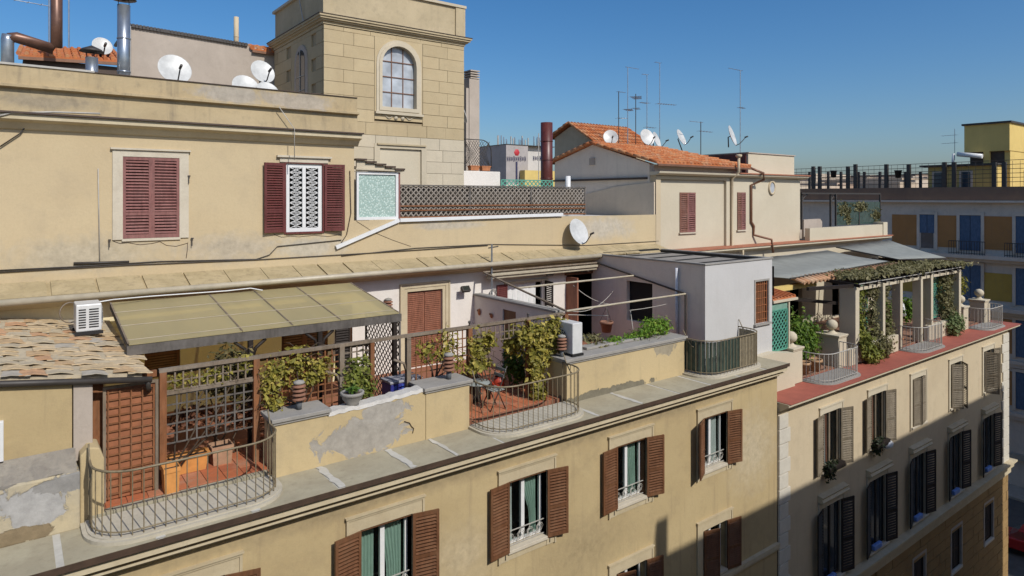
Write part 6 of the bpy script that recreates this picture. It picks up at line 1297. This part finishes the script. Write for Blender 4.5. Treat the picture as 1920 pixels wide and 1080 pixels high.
# parked scooter-size car at the foot of the far corner
def car(label, x, y, rz, mat):
    z = -16; t = thing('parked_car', label, 'car', (x, y, z), 'cars parked in the side street'); M = Matrix.Translation((x, y, z)) @ Matrix.Rotation(rz, 4, 'Z')
    def sec(pr, w0, w1): return [M @ V(a, s * w, b) for s in (-1, 1) for (a, b), w in zip(pr, (w0, w0, w1, w1, w1, w1, w0, w0))]
    body = [(-1.9, .35), (-1.95, .75), (-1.75, .9), (-.9, .98), (.9, .98), (1.6, .9), (1.9, .7), (1.9, .35)]; vs = sec(body, .8, .84); n = 8
    MB().add(vs, [tuple(range(n)), tuple(range(2 * n - 1, n - 1, -1))] + [(i, i + n, (i + 1) % n + n, (i + 1) % n) for i in range(n)]).build('body', mat, t, .06)
    cab = [(-1.5, .9), (-1.2, 1.4), (.4, 1.42), (1.0, .92)]; vs = [M @ V(a, s * (.78 if b < 1 else .62), b) for s in (-1, 1) for a, b in cab]
    MB().add(vs, [(0, 1, 2, 3), (7, 6, 5, 4)] + [(i, i + 4, (i + 1) % 4 + 4, (i + 1) % 4) for i in range(4)]).build('cabin', GLASS, t, .04); MB().box(-1.15, .38, -.6, .6, 1.405, 1.45, M).build('roof', mat, t, .03)
    for a in (-1.2, 1.2):
        for s in (-1, 1): w = MB().lathe([(.001, .1), (.31, .1), (.33, .06), (.33, -.06), (.31, -.1), (.001, -.1)], 16, M @ Matrix.Translation((a, s * .76, .33)) @ Matrix.Rotation(R(90), 4, 'X')).build('wheel', BLACK, t); MB().lathe([(.001, .115), (.18, .11), (.2, .1)], 12, M @ Matrix.Translation((a, s * .77, .33)) @ Matrix.Rotation(R(-90 * s), 4, 'X') @ Matrix.Scale(1, 4)).build('rim', GALV, w)
    for s in (-1, 1): MB().box(1.86, 1.92, s * .5 - .14, s * .5 + .14, .6, .72, M).build('headlight', GLASSL, t); MB().box(-1.96, -1.9, s * .6 - .1, s * .6 + .1, .62, .78, M).build('tail_light', MAROONF, t)
p = P(1912, 1030, Z=-15.2); car('red car parked at the foot of the side street', p.x + 1.6, p.y, R(95), plain('red_car_paint', (.45, .03, .03), .25, var=.1, spec=.6)); p = P(1899, 1035, Z=-15.2); car('pale car parked beyond the corner of the cream building', p.x - 3, p.y + 1.5, R(95), plain('pale_car_paint', (.5, .52, .55), .25, var=.1, spec=.6))

# ------------------------------------------------------------------ building opposite, whose roof shades the lower facades
O = thing('opposite_building', 'tall ochre building across the street shading the lower facades', 'building', (10, -4, -16)); zo = -4.2 + 14.15 / math.cos(R(SUN_AZ)) * math.tan(R(SUN_EL)); sh = 14.15 * math.tan(R(SUN_AZ))
WARMP = stucco('warm_peach_plaster', (.82, .64, .43), (.78, .6, .39), amt=.2)
oh = [(x, x + 1.1, z, z + 1.9) for x in range(-16, 38, 4) for z in (-13, -9, -5, -1)]
MB().box(-20, 38.45 + sh, -14, -3.2, -16, zo - .5).build('wall', WARMP, O); MB().box(-20.2, 38.45 + sh, -14, -3.0, zo - .498, zo).build('cornice', MOULD, O)
for h in oh: MB().box(h[0], h[1], -3.19, -3.12, h[2], h[3]).build('shutter', W_SHUT, O)
for x, w_, h_ in ((13.3 + sh, .45, 1.05), (4, .6, .9)): MB().box(x - w_ / 2, x + w_ / 2, -3.6, -3.1, zo, zo + h_).build('chimney', WARMP, O)

N_ = thing('added_shade_building', 'plain unseen building added to shade the side street', 'building', (60, -4, -16)); MB().box(47, 82, -14, -3.2, -16, zo - .5).build('wall', WARMP, N_); MB().box(46.8, 82, -14, -3.0, zo - .498, zo).build('cornice', MOULD, N_)  # unseen building added to block the sun from the side street
for x in range(50, 80, 4): MB().box(x, x + 1.1, -3.19, -3.12, -5, -3.1).build('shutter', W_SHUT, N_)

# ------------------------------------------------------------------ far city on the horizon
random.seed(3); cm = MB()
for k in range(420):
    d = random.uniform(160, 700); s = random.uniform(.36, .80); x, y = d * (FX + RX * s), d * (FY + RY * s); w_ = random.uniform(5, 14); h_ = CZ + d * random.uniform(.012, .034) * (1 if d > 250 else .8)
    cm.box(x - w_, x + w_, y - w_, y + w_, -16, h_)
def city_mat():
    t = NT('far_city_plaster'); r = t.island(); o = t.mix(t.ramp(r, 0, .6), (.42, .32, .22), (.5, .43, .34)); o = t.mix(t.ramp(r, .6, 1), o, (.34, .22, .15)); return t.done(o, .9)
tag(cm.build('far_city', city_mat()), 'low tan city roofs along the far horizon', 'city', kind='stuff')
hm = MB(); vs = []
for k in range(41): a = R(-25 + k * 2.5); d = 1800; h_ = 48 + 10 * math.sin(k * .9) + 7 * math.sin(k * 2.3); vs += [(d * math.sin(a + .65), d * math.cos(a + .65), -16), (d * math.sin(a + .65), d * math.cos(a + .65), h_), (d * 1.3 * math.sin(a + .65), d * 1.3 * math.cos(a + .65), h_ * .6)]
hm.add(vs, [(k * 3, k * 3 + 3, k * 3 + 4, k * 3 + 1) for k in range(40)] + [(k * 3 + 1, k * 3 + 4, k * 3 + 5, k * 3 + 2) for k in range(40)]); struct('hills', hm, plain('far_hill', (.2, .2, .18), .95, var=.2, scale=.01))
